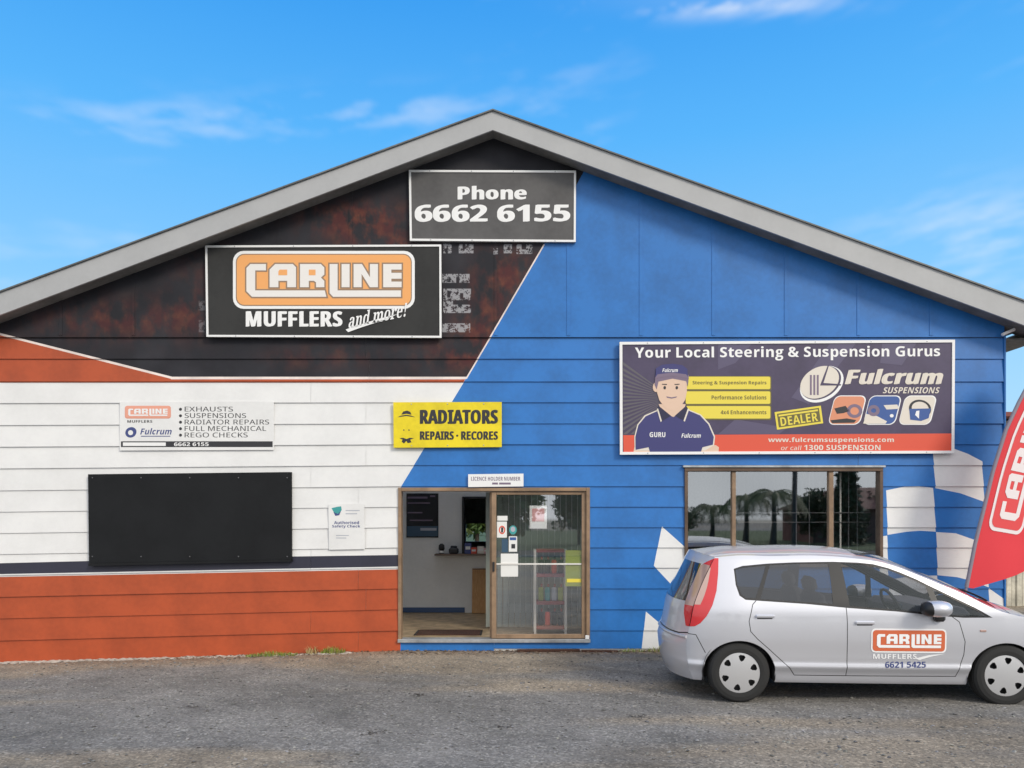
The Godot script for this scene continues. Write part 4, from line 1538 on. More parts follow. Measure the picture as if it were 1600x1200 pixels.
func make_banner() -> void:
	var s := sign_board("suspension_sign", "long violet steering and suspension sign with a printed mechanic and red strip", [968, 534.5, 1491.5, 531, 1490.5, 708.5, 968.5, 710.5], 0.08, 0.03, "print_violet", "sign_white", 4.2)
	var t: Node3D = s[0]
	var maps: Callable = s[1]
	# everything below is laid out in the units of a 1600 x 593 enlargement of the sign
	var z := func(layer: int) -> Callable:
		return func(p: Vector2) -> Vector3: return maps.call(layer).call(Vector2(960.0 + p.x * 0.3375, 520.0 + p.y * 0.3375))
	var bg := {"print_ray": Bag.new(), "print_glow": Bag.new(), "print_red": Bag.new()}
	var clip := rect(40, 46, 1560, 470)
	for k in 22:
		var a := PI * 0.62 + k * 0.085
		var c := Vector2(265, 300)
		var ray := PackedVector2Array([c, c + Vector2.from_angle(a) * 700.0, c + Vector2.from_angle(a + 0.042) * 700.0])
		for r in Geometry2D.intersect_polygons(ray, rect(40, 130, 560, 470)):
			print_poly(bg["print_ray"], r, z.call(1))
	for q in [ps([480, 46, 640, 46, 560, 140, 480, 170]), ps([1000, 46, 1120, 46, 900, 330, 820, 300]), ps([1240, 46, 1400, 46, 1330, 150, 1230, 140]), ps([560, 400, 800, 440, 760, 470, 480, 470])]:
		print_poly(bg["print_glow"], q, z.call(1))
	print_poly(bg["print_red"], ps([41, 474, 1562, 466, 1562, 550, 42, 553]), z.call(2))
	part(t, "background_print", bg)
	var b := Bag.new()
	print_text(b, "Your Local Steering & Suspension Gurus", [95, 62, 1508, 128], z.call(2), "Droid Sans Bold", 0.0, -0.005)
	one(t, "headline_lettering", b, "letter_white")
	# yellow bars
	var y := {"print_yellow": Bag.new(), "print_yellow_dark": Bag.new()}
	var words := [["Steering & Suspension Repairs", 362.0, 222.0, 244.0], ["Performance Solutions", 450.0, 289.0, 309.0], ["4x4 Enhancements", 492.0, 358.0, 377.0]]
	for i in 3:
		var y0 := 203.0 + i * 68.0
		print_poly(y["print_yellow_dark"], round_rect(330, y0 - 3, 727, y0 + 65, 8), z.call(2))
		print_poly(y["print_yellow"], round_rect(330, y0, 722, y0 + 58, 7), z.call(3))
		print_text(y["print_yellow_dark"], words[i][0], [words[i][1], words[i][2], 704, words[i][3]], z.call(4))
	part(t, "list_print", y)
	# printed mechanic: a plain figure in a cap and polo shirt
	var m := {}
	for k in ["print_navy", "print_navy_dark", "print_skin", "print_cream", "print_mauve", "ink", "letter_white"]:
		m[k] = Bag.new()
	print_poly(m["print_skin"], ps([88, 553, 92, 530, 130, 520, 470, 520, 484, 530, 482, 553]), z.call(3))
	print_poly(m["print_cream"], ps([94, 545, 92, 480, 106, 425, 140, 382, 210, 352, 335, 352, 400, 378, 440, 420, 466, 480, 462, 520, 420, 545]), z.call(4))
	print_poly(m["print_navy"], ps([98, 542, 97, 482, 111, 427, 144, 387, 212, 356, 333, 356, 396, 382, 435, 424, 460, 482, 456, 518, 408, 530, 400, 553, 165, 553, 158, 530]), z.call(5))
	print_poly(m["print_skin"], ps([205, 330, 330, 330, 322, 362, 272, 390, 218, 362]), z.call(6))
	print_poly(m["print_navy_dark"], ps([205, 338, 262, 384, 216, 412, 196, 352]), z.call(7))
	print_poly(m["print_navy_dark"], ps([332, 338, 280, 384, 325, 408, 342, 352]), z.call(7))
	print_poly(m["print_skin"], ellipse(192, 252, 14, 22), z.call(6))
	print_poly(m["print_skin"], ps([196, 205, 334, 205, 336, 270, 328, 310, 305, 345, 268, 360, 234, 348, 208, 312, 196, 272]), z.call(7))
	print_poly(m["print_mauve"], ps([186, 240, 190, 195, 345, 195, 340, 250, 332, 224, 270, 212, 204, 226, 196, 262]), z.call(8))
	print_poly(m["print_navy"], ps([190, 205, 192, 165, 220, 148, 270, 143, 315, 150, 338, 168, 340, 205, 266, 190]), z.call(9))
	print_poly(m["print_mauve"], ps([186, 212, 200, 192, 266, 184, 332, 192, 346, 214, 300, 204, 266, 201, 230, 205]), z.call(10))
	print_poly(m["ink"], ellipse(233, 254, 6, 8, 12), z.call(9))
	print_poly(m["ink"], ellipse(289, 254, 6, 8, 12), z.call(9))
	print_poly(m["ink"], ps([220, 236, 244, 237, 243, 241, 221, 240]), z.call(9))
	print_poly(m["ink"], ps([278, 237, 302, 236, 301, 240, 279, 241]), z.call(9))
	print_poly(m["print_mauve"], ps([240, 294, 265, 299, 290, 294, 286, 300, 265, 304, 244, 300]), z.call(9))
	print_poly(m["print_cream"], ps([196, 352, 202, 350, 220, 408, 214, 413]), z.call(8))
	print_poly(m["print_cream"], ps([340, 350, 346, 354, 326, 412, 320, 407]), z.call(8))
	print_text(m["letter_white"], "Fulcrum", [222, 164, 292, 182], z.call(11), "Droid Sans Bold", 0.2)
	print_text(m["letter_white"], "GURU", [163, 460, 236, 483], z.call(8))
	print_text(m["letter_white"], "Fulcrum", [310, 465, 398, 486], z.call(8), "Droid Sans Bold", 0.2)
	part(t, "figure_print", m)
	# round emblem, brand words, stamp, three pictures
	var e := {"print_cream": Bag.new(), "print_mauve": Bag.new(), "letter_white": Bag.new(), "print_violet": Bag.new()}
	for q in cut_pieces(ellipse(960, 238, 108, 76, 40, -0.52), [ellipse(956, 232, 100, 70, 40, -0.52)]):
		print_poly(e["letter_white"], q, z.call(2))
	print_poly(e["print_cream"], ellipse(950, 229, 96, 68, 40, -0.52), z.call(3))
	for x in [905.0, 921.0, 937.0]:
		print_poly(e["print_mauve"], rect(x, 195, x + 9, 288), z.call(4))
	print_poly(e["print_violet"], ps([988, 150, 994, 150, 968, 232, 1050, 238, 1048, 244, 952, 244]), z.call(4))
	print_heavy(e["print_cream"], "Fulcrum", [1066, 168, 1512, 238], z, 3, 9.0, 0.28)
	print_text(e["print_cream"], "SUSPENSIONS", [1242, 252, 1500, 280], z.call(3), "Droid Sans Bold", 0.28)
	part(t, "emblem", e)
	var st := {"print_yellow": Bag.new(), "print_yellow_dark": Bag.new()}
	var turned := func(p: Array) -> PackedVector2Array:
		var out := PackedVector2Array()
		for q in rect(p[0], p[1], p[2], p[3]):
			out.append((q - Vector2(854, 392)).rotated(-0.14) + Vector2(854, 392))
		return out
	print_poly(st["print_yellow"], turned.call([746, 352, 962, 434]), z.call(3))
	print_poly(st["print_yellow_dark"], turned.call([756, 361, 952, 425]), z.call(4))
	print_poly(st["print_yellow"], turned.call([762, 367, 946, 375]), z.call(5))
	print_text(st["print_yellow"], "DEALER", [768, 380, 942, 420], z.call(5), "Droid Sans Bold", 0.0, -0.14)
	part(t, "stamp_print", st)
	var pics := {}
	for k in ["print_orange", "print_blue", "print_cream", "ink", "print_mauve", "letter_white"]:
		pics[k] = Bag.new()
	for i in 3:
		var x0 := 990.0 + i * 163.0
		print_poly(pics["letter_white"], round_rect(x0 - 3, 290, x0 + 146, 426, 28, 0.25), z.call(2))
		print_poly(pics[["print_orange", "print_blue", "print_cream"][i]], round_rect(x0 + 1, 294, x0 + 142, 422, 26, 0.25), z.call(3))
	print_minus(pics["print_mauve"], ellipse(1112, 362, 36, 32), [ellipse(1112, 362, 20, 18)], z.call(4))
	print_poly(pics["ink"], ps([1018, 350, 1070, 338, 1090, 362, 1060, 372, 1030, 375]), z.call(4))
	print_poly(pics["ink"], ps([1000, 405, 1075, 396, 1120, 404, 1110, 416, 1008, 418]), z.call(4))
	print_poly(pics["print_cream"], ps([1152, 420, 1166, 375, 1215, 385, 1262, 410, 1255, 421, 1160, 421]), z.call(4))
	print_poly(pics["print_cream"], ps([1246, 335, 1310, 332, 1318, 352, 1260, 355]), z.call(4))
	print_minus(pics["print_mauve"], ellipse(1200, 360, 28, 26), [ellipse(1200, 360, 12, 10)], z.call(5))
	print_poly(pics["letter_white"], ellipse(1284, 384, 9, 8, 12), z.call(5))
	print_minus(pics["ink"], ellipse(1415, 352, 52, 42, 28, 0.2), [ellipse(1416, 350, 40, 31, 28, 0.2)], z.call(4))
	print_poly(pics["print_blue"], ps([1365, 352, 1465, 350, 1455, 395, 1420, 408, 1370, 402]), z.call(5))
	print_poly(pics["letter_white"], ps([1398, 362, 1412, 360, 1410, 398, 1392, 380]), z.call(6))
	part(t, "picture_print", pics)
	b = Bag.new()
	print_text(b, "www.fulcrumsuspensions.com", [712, 484, 1294, 512], z.call(3))
	print_text(b, "or call", [770, 522, 862, 543], z.call(3), "Droid Sans", 0.2)
	print_text(b, "1300 SUSPENSION", [878, 519, 1232, 543], z.call(3))
	one(t, "strip_lettering", b, "print_cream")

# ---------------------------------------------------------------- car (x forward, y up, z to its right-hand side, rear axle at x = 0)
const CAR_YAW := -0.059
const CAR_X := 2.247
const CAR_Z := 2.18
const W_PROFILE := [[0.15, 0.74], [0.22, 0.775], [0.31, 0.803], [0.345, 0.823], [0.37, 0.834], [0.40, 0.826], [0.46, 0.828], [0.65, 0.84], [0.82, 0.836], [0.92, 0.826], [1.0, 0.803], [1.1, 0.762], [1.25, 0.697], [1.4, 0.625], [1.52, 0.56]]
const W_TAPER := [[-0.50, 0.17], [-0.44, 0.12], [-0.38, 0.085], [-0.28, 0.05], [-0.14, 0.02], [0.0, 0.005], [0.3, 0.0], [2.3, 0.0], [2.7, 0.02], [2.95, 0.07], [3.1, 0.14], [3.2, 0.24], [3.27, 0.36]]
const REAR_EDGE := [[0.18, -0.37], [0.30, -0.415], [0.45, -0.44], [0.60, -0.445], [0.68, -0.43], [0.80, -0.405], [0.95, -0.375], [1.1, -0.315], [1.27, -0.23], [1.36, -0.18], [1.46, -0.13]]
const REAR_TOP := -0.14
const FRONT_EDGE := [[0.18, 3.16], [0.30, 3.24], [0.45, 3.26], [0.60, 3.25], [0.70, 3.18], [0.75, 3.12]]
var top_edge := []

func table(t: Array, x: float) -> float:
	if x <= t[0][0]:
		return t[0][1]
	for i in t.size() - 1:
		if x <= t[i + 1][0]:
			var a: Array = t[maxi(i - 1, 0)]
			var d: Array = t[mini(i + 2, t.size() - 1)]
			return cubic_interpolate_in_time(t[i][1], t[i + 1][1], a[1], d[1], (x - t[i][0]) / (t[i + 1][0] - t[i][0]), t[i + 1][0] - t[i][0], a[0] - t[i][0] - 1e-4, d[0] - t[i][0] + 1e-4)
	return t[t.size() - 1][1]

func car_w(x: float, y: float) -> float:
	return table(W_PROFILE, y) - table(W_TAPER, x)

# a pixel on the car's near side, to (x, y) on that side
func cp(px: float, py: float) -> Vector2:
	var t := (px - HX) / F
	var r := Vector2(1.0, 0.8)
	for k in 4:
		var w := car_w(r.x, r.y)
		# world: X = CAR_X + x cos + w sin', Z = CAR_Z + w cos + x sin  (sin of the yaw towards the street)
		var c := cos(CAR_YAW)
		var s := -sin(CAR_YAW)
		var depth := D - CAR_Z - w * c
		r.x = (t * depth - CAR_X + w * s) / (c + t * s)
		r.y = EYE - (py - HY) / F * (depth - r.x * s)
	return r

func cps(points: Array) -> PackedVector2Array:
	var r := PackedVector2Array()
	for i in range(0, points.size(), 2):
		r.append(cp(points[i], points[i + 1]))
	return r

func side_map(sign: float, lift: float) -> Callable:
	return func(p: Vector2) -> Vector3: return Vector3(p.x, p.y, sign * (car_w(p.x, p.y) + lift))

func rear_bulge(y: float) -> float:
	return lerpf(0.15, 0.14, smoothstep(0.9, 1.45, y)) + 0.025 * smoothstep(0.66, 0.55, y)

func crown(x: float) -> float:
	return table([[REAR_TOP, 0.055], [0.2, 0.08], [1.0, 0.09], [1.4, 0.095], [1.9, 0.11], [2.4, 0.12], [2.6, 0.11], [2.9, 0.075], [3.12, 0.05]], x)

func rear_map(lift: float) -> Callable:      # (s in -1..1, height)
	return func(p: Vector2) -> Vector3:
		var x := table(REAR_EDGE, p.y)
		var a := pow(absf(p.x), 2.6)
		var y := p.y + crown(REAR_TOP) * (1.0 - pow(absf(p.x), 2.2)) * smoothstep(1.15, 1.46, p.y)
		return Vector3(x - rear_bulge(p.y) * (1.0 - a) - lift, y, p.x * car_w(x, p.y))

func top_map(lift: float) -> Callable:       # (x, s in -1..1)
	return func(p: Vector2) -> Vector3:
		var y := table(top_edge, p.x)
		var back := rear_bulge(1.46) * (1.0 - pow(absf(p.y), 2.6)) * smoothstep(0.35, REAR_TOP, p.x)
		var fore := 0.10 * (1.0 - pow(absf(p.y), 2.6)) * smoothstep(2.9, 3.12, p.x)
		return Vector3(p.x - back + fore, y + crown(p.x) * (1.0 - pow(absf(p.y), 2.2)) + lift, p.y * car_w(p.x, y))

func front_map(lift: float) -> Callable:
	return func(p: Vector2) -> Vector3:
		var x := table(FRONT_EDGE, p.y)
		var y := p.y + crown(3.12) * (1.0 - pow(absf(p.x), 2.2)) * smoothstep(0.6, 0.75, p.y)
		return Vector3(x + 0.10 * (1.0 - pow(absf(p.x), 2.6)) + lift, y, p.x * car_w(minf(x, 3.12), minf(p.y, 0.75)))

# lays the 2D region (outer less holes) on a curved surface, in cells of STEP; SORT names the bag that a cell's piece goes to
func lay(bags: Dictionary, outer: PackedVector2Array, holes: Array, step: Vector2, map: Callable, sort: Callable) -> void:
	var lo := outer[0]
	var hi := outer[0]
	for p in outer:
		lo = lo.min(p); hi = hi.max(p)
	var boxes := []
	for h in holes:
		var r := Rect2(h[0], Vector2.ZERO)
		for p in h:
			r = r.expand(p)
		boxes.append(r)
	var cache := {}
	var x := floorf(lo.x / step.x) * step.x
	while x < hi.x:
		var y := floorf(lo.y / step.y) * step.y
		while y < hi.y:
			var cell := Rect2(x, y, step.x, step.y)
			var bits: Array = Geometry2D.intersect_polygons(rect(x, y, x + step.x, y + step.y), outer)
			for k in holes.size():
				if not boxes[k].intersects(cell):
					continue
				var next := []
				for b in bits:
					for r in Geometry2D.clip_polygons(b, holes[k]):
						next.append(r)
				bits = next
			for b in bits:
				var tri := Geometry2D.triangulate_polygon(b)
				var c := Vector2.ZERO
				for p in b:
					c += p
				c /= b.size()
				var into: String = sort.call(c)
				if into == "":
					continue
				if not bags.has(into):
					bags[into] = Bag.new()
				for i in range(0, tri.size(), 3):
					var q := []
					var n := []
					for e in 3:
						var p: Vector2 = b[tri[i + e]]
						var key := Vector2i(roundi(p.x * 20000.0), roundi(p.y * 20000.0))
						if not cache.has(key):
							var h := 0.004
							var at: Vector3 = map.call(p)
							var dx: Vector3 = map.call(p + Vector2(h, 0)) - map.call(p - Vector2(h, 0))
							var dy: Vector3 = map.call(p + Vector2(0, h)) - map.call(p - Vector2(0, h))
							var nn := dx.cross(dy).normalized()
							if nn.dot(at - Vector3(1.25, 0.55, 0)) < 0.0:
								nn = -nn
							cache[key] = [at, nn]
						q.append(cache[key][0]); n.append(cache[key][1])
					bags[into].tri(q[0], q[1], q[2], n[0], n[1], n[2])
			y += step.y
		x += step.x

func line_strip(points: PackedVector2Array, half: float) -> PackedVector2Array:
	return Geometry2D.offset_polyline(points, half, Geometry2D.JOIN_MITER, Geometry2D.END_SQUARE)[0]

func grown(poly: PackedVector2Array, by: float) -> PackedVector2Array:
	return Geometry2D.offset_polygon(poly, by, Geometry2D.JOIN_ROUND)[0]

func make_car() -> void:
	var car := thing("hatchback_car", "silver hatchback with an orange door badge parked in front of the window", "car", Vector3(CAR_X, ground_height(CAR_X, CAR_Z) + 0.004, CAR_Z))
	car.rotation.y = CAR_YAW
	# the upper edge of the side, from pixels of the roof rail and the windscreen pillar
	top_edge = [[REAR_TOP, 1.435], [0.1, 1.453]]
	for q in [[1200, 866], [1280, 865.5], [1330, 869], [1386, 878], [1450, 902.5], [1506, 926], [1560, 951]]:
		var c := cp(q[0], q[1])
		top_edge.append([c.x, c.y])
	var last: Array = top_edge[top_edge.size() - 1]
	top_edge.append_array([[last[0] + 0.16, last[1] - 0.045], [last[0] + 0.35, last[1] - 0.09], [3.0, 0.79], [3.12, 0.74]])
	# side outline
	var outline := PackedVector2Array()
	for i in 25:
		var y := lerpf(0.2, 1.435, i / 24.0)
		outline.append(Vector2(table(REAR_EDGE, y), y))
	for i in range(1, 60):
		var x := lerpf(REAR_TOP, 3.12, i / 59.0)
		outline.append(Vector2(x, table(top_edge, x)))
	for i in 12:
		var y := lerpf(0.74, 0.2, i / 11.0)
		outline.append(Vector2(table(FRONT_EDGE, y), y))
	var axle_r := cp(1155, 1047).x
	var axle_f := cp(1569, 1054).x
	var arch := 0.348
	var wells := []
	for ax in [axle_r, axle_f]:
		var w := PackedVector2Array()
		for i in 33:
			var a := PI * i / 32.0
			w.append(Vector2(ax + cos(a) * arch, 0.30 + sin(a) * (arch - 0.03)))
		w.append(Vector2(ax - arch - 0.012, 0.1))
		w.append(Vector2(ax + arch + 0.012, 0.1))
		wells.append(w)
	var glass := [
		["quarter_window", cps([1149, 888, 1160, 884, 1197, 880.5, 1181, 932, 1166, 931.5, 1158, 925, 1152, 910]), "privacy_glass"],
		["rear_door_window", cps([1203, 880, 1240, 878, 1294, 877.5, 1302, 941, 1260, 938, 1188, 933.5]), "privacy_glass"],
		["front_door_window", cps([1314, 877.5, 1340, 878.5, 1362, 881, 1385, 887, 1405, 894.5, 1430, 905, 1446, 913, 1453, 930, 1459, 955, 1400, 950, 1328, 944]), "car_glass"],
		["front_quarter_window", cps([1458, 918, 1490, 934, 1520, 948.5, 1542, 960.5, 1505, 960, 1472, 957]), "car_glass"]]
	# one black surround round all the side glass
	var surround := cps([1146.5, 886, 1160, 881.5, 1200, 877.8, 1240, 876, 1300, 875, 1340, 876.3, 1364, 878.8, 1388, 885, 1407, 892, 1432, 902.5, 1450, 911.5, 1492, 931.5, 1523, 946.5, 1551, 962.3, 1505, 962.5, 1461, 959, 1400, 952.6, 1326, 947.3, 1260, 941, 1186, 936, 1165, 934.5, 1155.5, 928, 1149.5, 911])
	var tail := cps([1122.5, 869.5, 1122, 893, 1119.5, 920, 1113, 943, 1104, 960, 1094, 971, 1086, 975.5, 1079, 976])
	var tail_poly := PackedVector2Array()
	for p in tail:
		tail_poly.append(p)
	var lamp_edge := []                          # height, and where the red lens ends on the side
	for i in range(tail.size() - 1, -1, -1):
		lamp_edge.append([tail[i].y + 0.0001 * (tail.size() - i), tail[i].x])
	var low: Vector2 = tail[tail.size() - 1]
	tail_poly.append(Vector2(-0.75, low.y))
	tail_poly.append(Vector2(-0.75, tail[0].y))
	var gaps := []
	var rear_line := cps([1182, 935, 1176, 942, 1170.5, 968, 1173, 984, 1184, 996, 1200, 1010, 1234, 1041, 1241, 1052])
	var mid_line := cps([1322, 946, 1324, 970, 1324, 991, 1321.5, 1053])
	var front_line := cps([1488, 961, 1499, 969, 1508, 1000, 1506, 1020, 1500, 1040, 1493, 1054])
	var sill_line := cps([1241, 1052, 1321.5, 1053, 1493, 1054])
	var bumper_line := PackedVector2Array([Vector2(-0.7, 0.69), Vector2(-0.36, 0.665), Vector2(-0.27, 0.49)])
	for l in [rear_line, mid_line, front_line, sill_line, bumper_line]:
		gaps.append(line_strip(l, 0.0035))
	var rear_door := PackedVector2Array(rear_line)
	var r2 := mid_line.duplicate()
	r2.reverse()
	rear_door.append_array(r2)
	var front_door := PackedVector2Array(mid_line)
	r2 = front_line.duplicate()
	r2.reverse()
	front_door.append_array(r2)
	var step := Vector2(0.05, 0.025)
	var fuel := []
	for sg in [1.0, -1.0]:
		var bags := {}
		var sorted := func(c: Vector2) -> String:
			if Geometry2D.is_point_in_polygon(c, rear_door):
				return "rear_door"
			if Geometry2D.is_point_in_polygon(c, front_door):
				return "front_door"
			if c.x < -0.25 and c.y < 0.66:
				return "rear_bumper_corner"
			if c.y < sill_line[0].y and c.x > 0.3 and c.x < 2.2:
				return "sill_panel"
			return "quarter_panel" if c.x < (top_edge[4][0]) else "front_wing"
		var holes := wells + [surround, tail_poly] + gaps
		lay(bags, outline, holes, step, side_map(sg, 0.0), sorted)
		for k in bags:
			one(car, k, bags[k], "silver_paint")
		# dark shell just behind: what shows in the gaps between the panels
		bags = {}
		lay(bags, outline, wells + [surround, tail_poly], Vector2(0.1, 0.1), side_map(sg, -0.02), func(_c): return "shell")
		one(car, "inner_shell", bags["shell"], "car_black")
		var rubbers := []
		for g in glass:
			rubbers.append(g[1])
		bags = {}
		lay(bags, surround, rubbers, step, side_map(sg, -0.004), func(_c): return "trim")
		one(car, "window_surround", bags["trim"], "car_black")
		for g in glass:
			bags = {}
			lay(bags, g[1], [], Vector2(0.08, 0.08), side_map(sg, -0.008), func(_c): return "pane")
			one(car, g[0], bags["pane"], g[2])
		# lamp: red on the side, clear lens facing back
		bags = {}
		var lens := PackedVector2Array()
		for i in 9:
			var y := lerpf(0.965, 1.33, i / 8.0)
			lens.append(Vector2(table(lamp_edge, y) - lerpf(0.115, 0.075, i / 8.0), y))
		lens.append(Vector2(-0.8, 1.33))
		lens.append(Vector2(-0.8, 0.965))
		var lamp_face := Geometry2D.intersect_polygons(tail_poly, outline)[0]
		lay(bags, lamp_face, [lens], Vector2(0.04, 0.04), side_map(sg, 0.004), func(_c): return "lamp")
		for q in Geometry2D.intersect_polygons(lamp_face, lens):
			lay(bags, q, [], Vector2(0.04, 0.04), side_map(sg, 0.003), func(_c): return "clear")
		var lamp := Bag.new()
		lamp = bags["lamp"]
		var clear := {}
		lay(clear, PackedVector2Array([Vector2(0.795 * sg, 1.33), Vector2(sg, 1.42), Vector2(sg, low.y), Vector2(0.93 * sg, low.y), Vector2(0.84 * sg, 0.86), Vector2(0.80 * sg, 0.97)]), [], Vector2(0.05, 0.05), rear_map(0.006), func(c): return "clear" if c.y > 0.965 and c.y < 1.33 else "lamp")
		lamp.v.append_array(clear["lamp"].v); lamp.n.append_array(clear["lamp"].n); lamp.uv.append_array(clear["lamp"].uv)
		if bags.has("clear"):
			var cl: Bag = clear["clear"]
			cl.v.append_array(bags["clear"].v); cl.n.append_array(bags["clear"].n); cl.uv.append_array(bags["clear"].uv)
		part(car, "tail_light", {"tail_red": lamp, "tail_clear": clear["clear"]})
		# door handles
		for h in [[1195, 960], [1351, 970]]:
			var c := cp(h[0], h[1])
			var hb := Bag.new()
			var z0: float = sg * (car_w(c.x, c.y) + 0.014)
			hb.box(Vector3(c.x, c.y, z0), Vector3(0.185, 0.034, 0.022), 0.010)
			var cup := Bag.new()
			cup.box(Vector3(c.x, c.y - 0.012, sg * (car_w(c.x, c.y) - 0.0)), Vector3(0.15, 0.035, 0.008), 0.003)
			part(car, "door_handle", {"silver_paint": hb, "car_black": cup})
		var ind := cp(1536, 983)
		var ib := Bag.new()
		ib.box(Vector3(ind.x, ind.y, sg * (car_w(ind.x, ind.y) + 0.003)), Vector3(0.06, 0.022, 0.010), 0.004)
		one(car, "side_indicator", ib, "tail_clear")
		# wing mirror
		var mc := cp(1452, 947)
		var mb := Bag.new()
		var z1 := car_w(mc.x, mc.y) + 0.12
		blob(mb, Vector3(mc.x + 0.02, mc.y + 0.005, sg * z1), Vector3(0.125, 0.078, 0.11))
		var fb := Bag.new()
		blob(fb, Vector3(mc.x - 0.045, mc.y + 0.002, sg * (z1 - 0.002)), Vector3(0.08, 0.07, 0.10))
		fb.box(Vector3(mc.x + 0.075, mc.y - 0.095, sg * (z1 - 0.09)), Vector3(0.10, 0.065, 0.10), 0.02)
		part(car, "wing_mirror", {"silver_paint": mb, "car_black": fb})
	# rear: tailgate, glass and bumper
	var rear_poly := rect(-1.0, 0.2, 1.0, 1.435)
	var rear_glass := PackedVector2Array([Vector2(-0.795, 0.985), Vector2(0.795, 0.985), Vector2(0.79, 1.10), Vector2(0.775, 1.345), Vector2(-0.775, 1.345), Vector2(-0.79, 1.10)])
	var lamps := []
	for sg in [1.0, -1.0]:
		lamps.append(PackedVector2Array([Vector2(0.795 * sg, 1.33), Vector2(1.02 * sg, 1.43), Vector2(1.02 * sg, low.y), Vector2(0.93 * sg, low.y), Vector2(0.84 * sg, 0.86), Vector2(0.80 * sg, 0.97)]))
	var gate_line := line_strip(PackedVector2Array([Vector2(-1.1, 0.69), Vector2(-0.8, 0.66), Vector2(0.8, 0.66), Vector2(1.1, 0.69)]), 0.006)
	var rb := {}
	lay(rb, rear_poly, [rear_glass, gate_line] + lamps, Vector2(0.05, 0.04), rear_map(0.0), func(c): return "tailgate" if c.y > 0.67 else "rear_bumper")
	for k in rb:
		one(car, k, rb[k], "silver_paint")
	rb = {}
	lay(rb, rear_poly, [rear_glass] + lamps, Vector2(0.1, 0.1), rear_map(-0.02), func(_c): return "shell")
	one(car, "inner_shell", rb["shell"], "car_black")
	rb = {}
	lay(rb, rear_glass, [], Vector2(0.1, 0.06), rear_map(-0.004), func(_c): return "pane")
	one(car, "rear_window", rb["pane"], "privacy_glass")
	# a ledge along the top of the bumper
	var ledge := Bag.new()
	var pts := []
	for i in 25:
		var p: Vector3 = rear_map(0.004).call(Vector2(lerpf(-1.0, 1.0, i / 24.0), 0.635))
		pts.append(p)
	ledge.tube(pts, [0.018], 8)
	one(car, "bumper_ledge", ledge, "silver_paint")
	# top: roof, windscreen, bonnet
	var tb := {}
	var screen_top := 1.30
	var screen_base: float = top_edge[8][0] + 0.02
	var screen := PackedVector2Array([Vector2(screen_top, -0.84), Vector2(screen_top - 0.06, 0.0), Vector2(screen_top, 0.84), Vector2(screen_base, 0.92), Vector2(screen_base + 0.05, 0.0), Vector2(screen_base, -0.92)])
	var bonnet_gap := line_strip(PackedVector2Array([Vector2(screen_base + 0.09, -1.1), Vector2(screen_base + 0.12, 0.0), Vector2(screen_base + 0.09, 1.1)]), 0.006)
	lay(tb, PackedVector2Array([Vector2(REAR_TOP, -1.0), Vector2(3.12, -1.0), Vector2(3.12, 1.0), Vector2(REAR_TOP, 1.0)]), [screen, bonnet_gap], Vector2(0.06, 0.1), top_map(0.0), func(c): return "roof_panel" if c.x < screen_base + 0.1 else "bonnet")
	for k in tb:
		one(car, k, tb[k], "silver_paint")
	tb = {}
	lay(tb, screen, [], Vector2(0.08, 0.1), top_map(-0.004), func(_c): return "pane")
	one(car, "windscreen", tb["pane"], "car_glass")
	tb = {}
	lay(tb, rect(-1.0, 0.2, 1.0, 0.74), [], Vector2(0.1, 0.05), front_map(0.0), func(c): return "front_bumper" if absf(c.x) > 0.55 or c.y < 0.35 or c.y > 0.6 else "grille")
	one(car, "front_bumper", tb["front_bumper"], "silver_paint")
	one(car, "grille", tb["grille"], "car_black")
	# roof rail seams
	for sg in [1.0, -1.0]:
		var seam := Bag.new()
		pts = []
		for i in 24:
			pts.append(top_map(0.001).call(Vector2(lerpf(-0.15, 1.25, i / 23.0), 0.90 * sg)))
		seam.tube(pts, [0.005], 6)
		one(car, "roof_seam", seam, "silver_paint")
	# floor pan, wheel wells, cabin
	var fl := Bag.new()
	fl.box(Vector3(1.3, 0.25, 0), Vector3(3.5, 0.1, 1.10), 0.02)
	fl.box(Vector3(1.26, 0.27, 0), Vector3(1.72, 0.14, 1.52), 0.02)
	fl.box(Vector3(2.55, 0.50, 0), Vector3(1.0, 0.45, 1.05), 0.03)
	one(car, "floor_pan", fl, "car_black")
	for ax in [axle_r, axle_f]:
		for sg in [1.0, -1.0]:
			var well := Bag.new()
			well.lathe([Vector2(0.0, 0.0), Vector2(arch + 0.01, 0.0), Vector2(arch + 0.01, 0.24)], Vector3(ax, 0.30, sg * 0.56), Basis.from_scale(Vector3(1, 1, sg)), 28)
			var keep := Bag.new()
			for i in range(0, well.v.size(), 3):
				if (well.v[i].y + well.v[i + 1].y + well.v[i + 2].y) / 3.0 > 0.24:
					for e in 3:
						keep.v.append(well.v[i + e]); keep.n.append(well.n[i + e]); keep.uv.append(Vector2.ZERO)
			one(car, "wheel_well", keep, "car_black")
			make_wheel(car, Vector3(ax, 0.298, sg * (0.735 if ax < 1.0 else 0.73)), sg)
	var cabin := Bag.new()
	cabin.box(Vector3(2.12, 0.82, 0), Vector3(0.5, 0.24, 1.36), 0.06)
	one(car, "dashboard", cabin, "seat_cloth")
	for q in [[1.02, 0.36], [1.02, -0.36], [0.02, 0.36], [0.02, -0.36]]:
		var sb := Bag.new()
		sb.box(Vector3(q[0] + 0.24, 0.52, q[1]), Vector3(0.5, 0.18, 0.5), 0.05)
		sb.box(Vector3(q[0] - 0.06, 0.80, q[1]), Vector3(0.14, 0.56, 0.48), 0.05, Basis(Vector3.BACK, 0.22))
		sb.box(Vector3(q[0] - 0.14, 1.15, q[1]), Vector3(0.10, 0.16, 0.26), 0.04, Basis(Vector3.BACK, 0.22))
		one(car, "seat", sb, "seat_cloth")
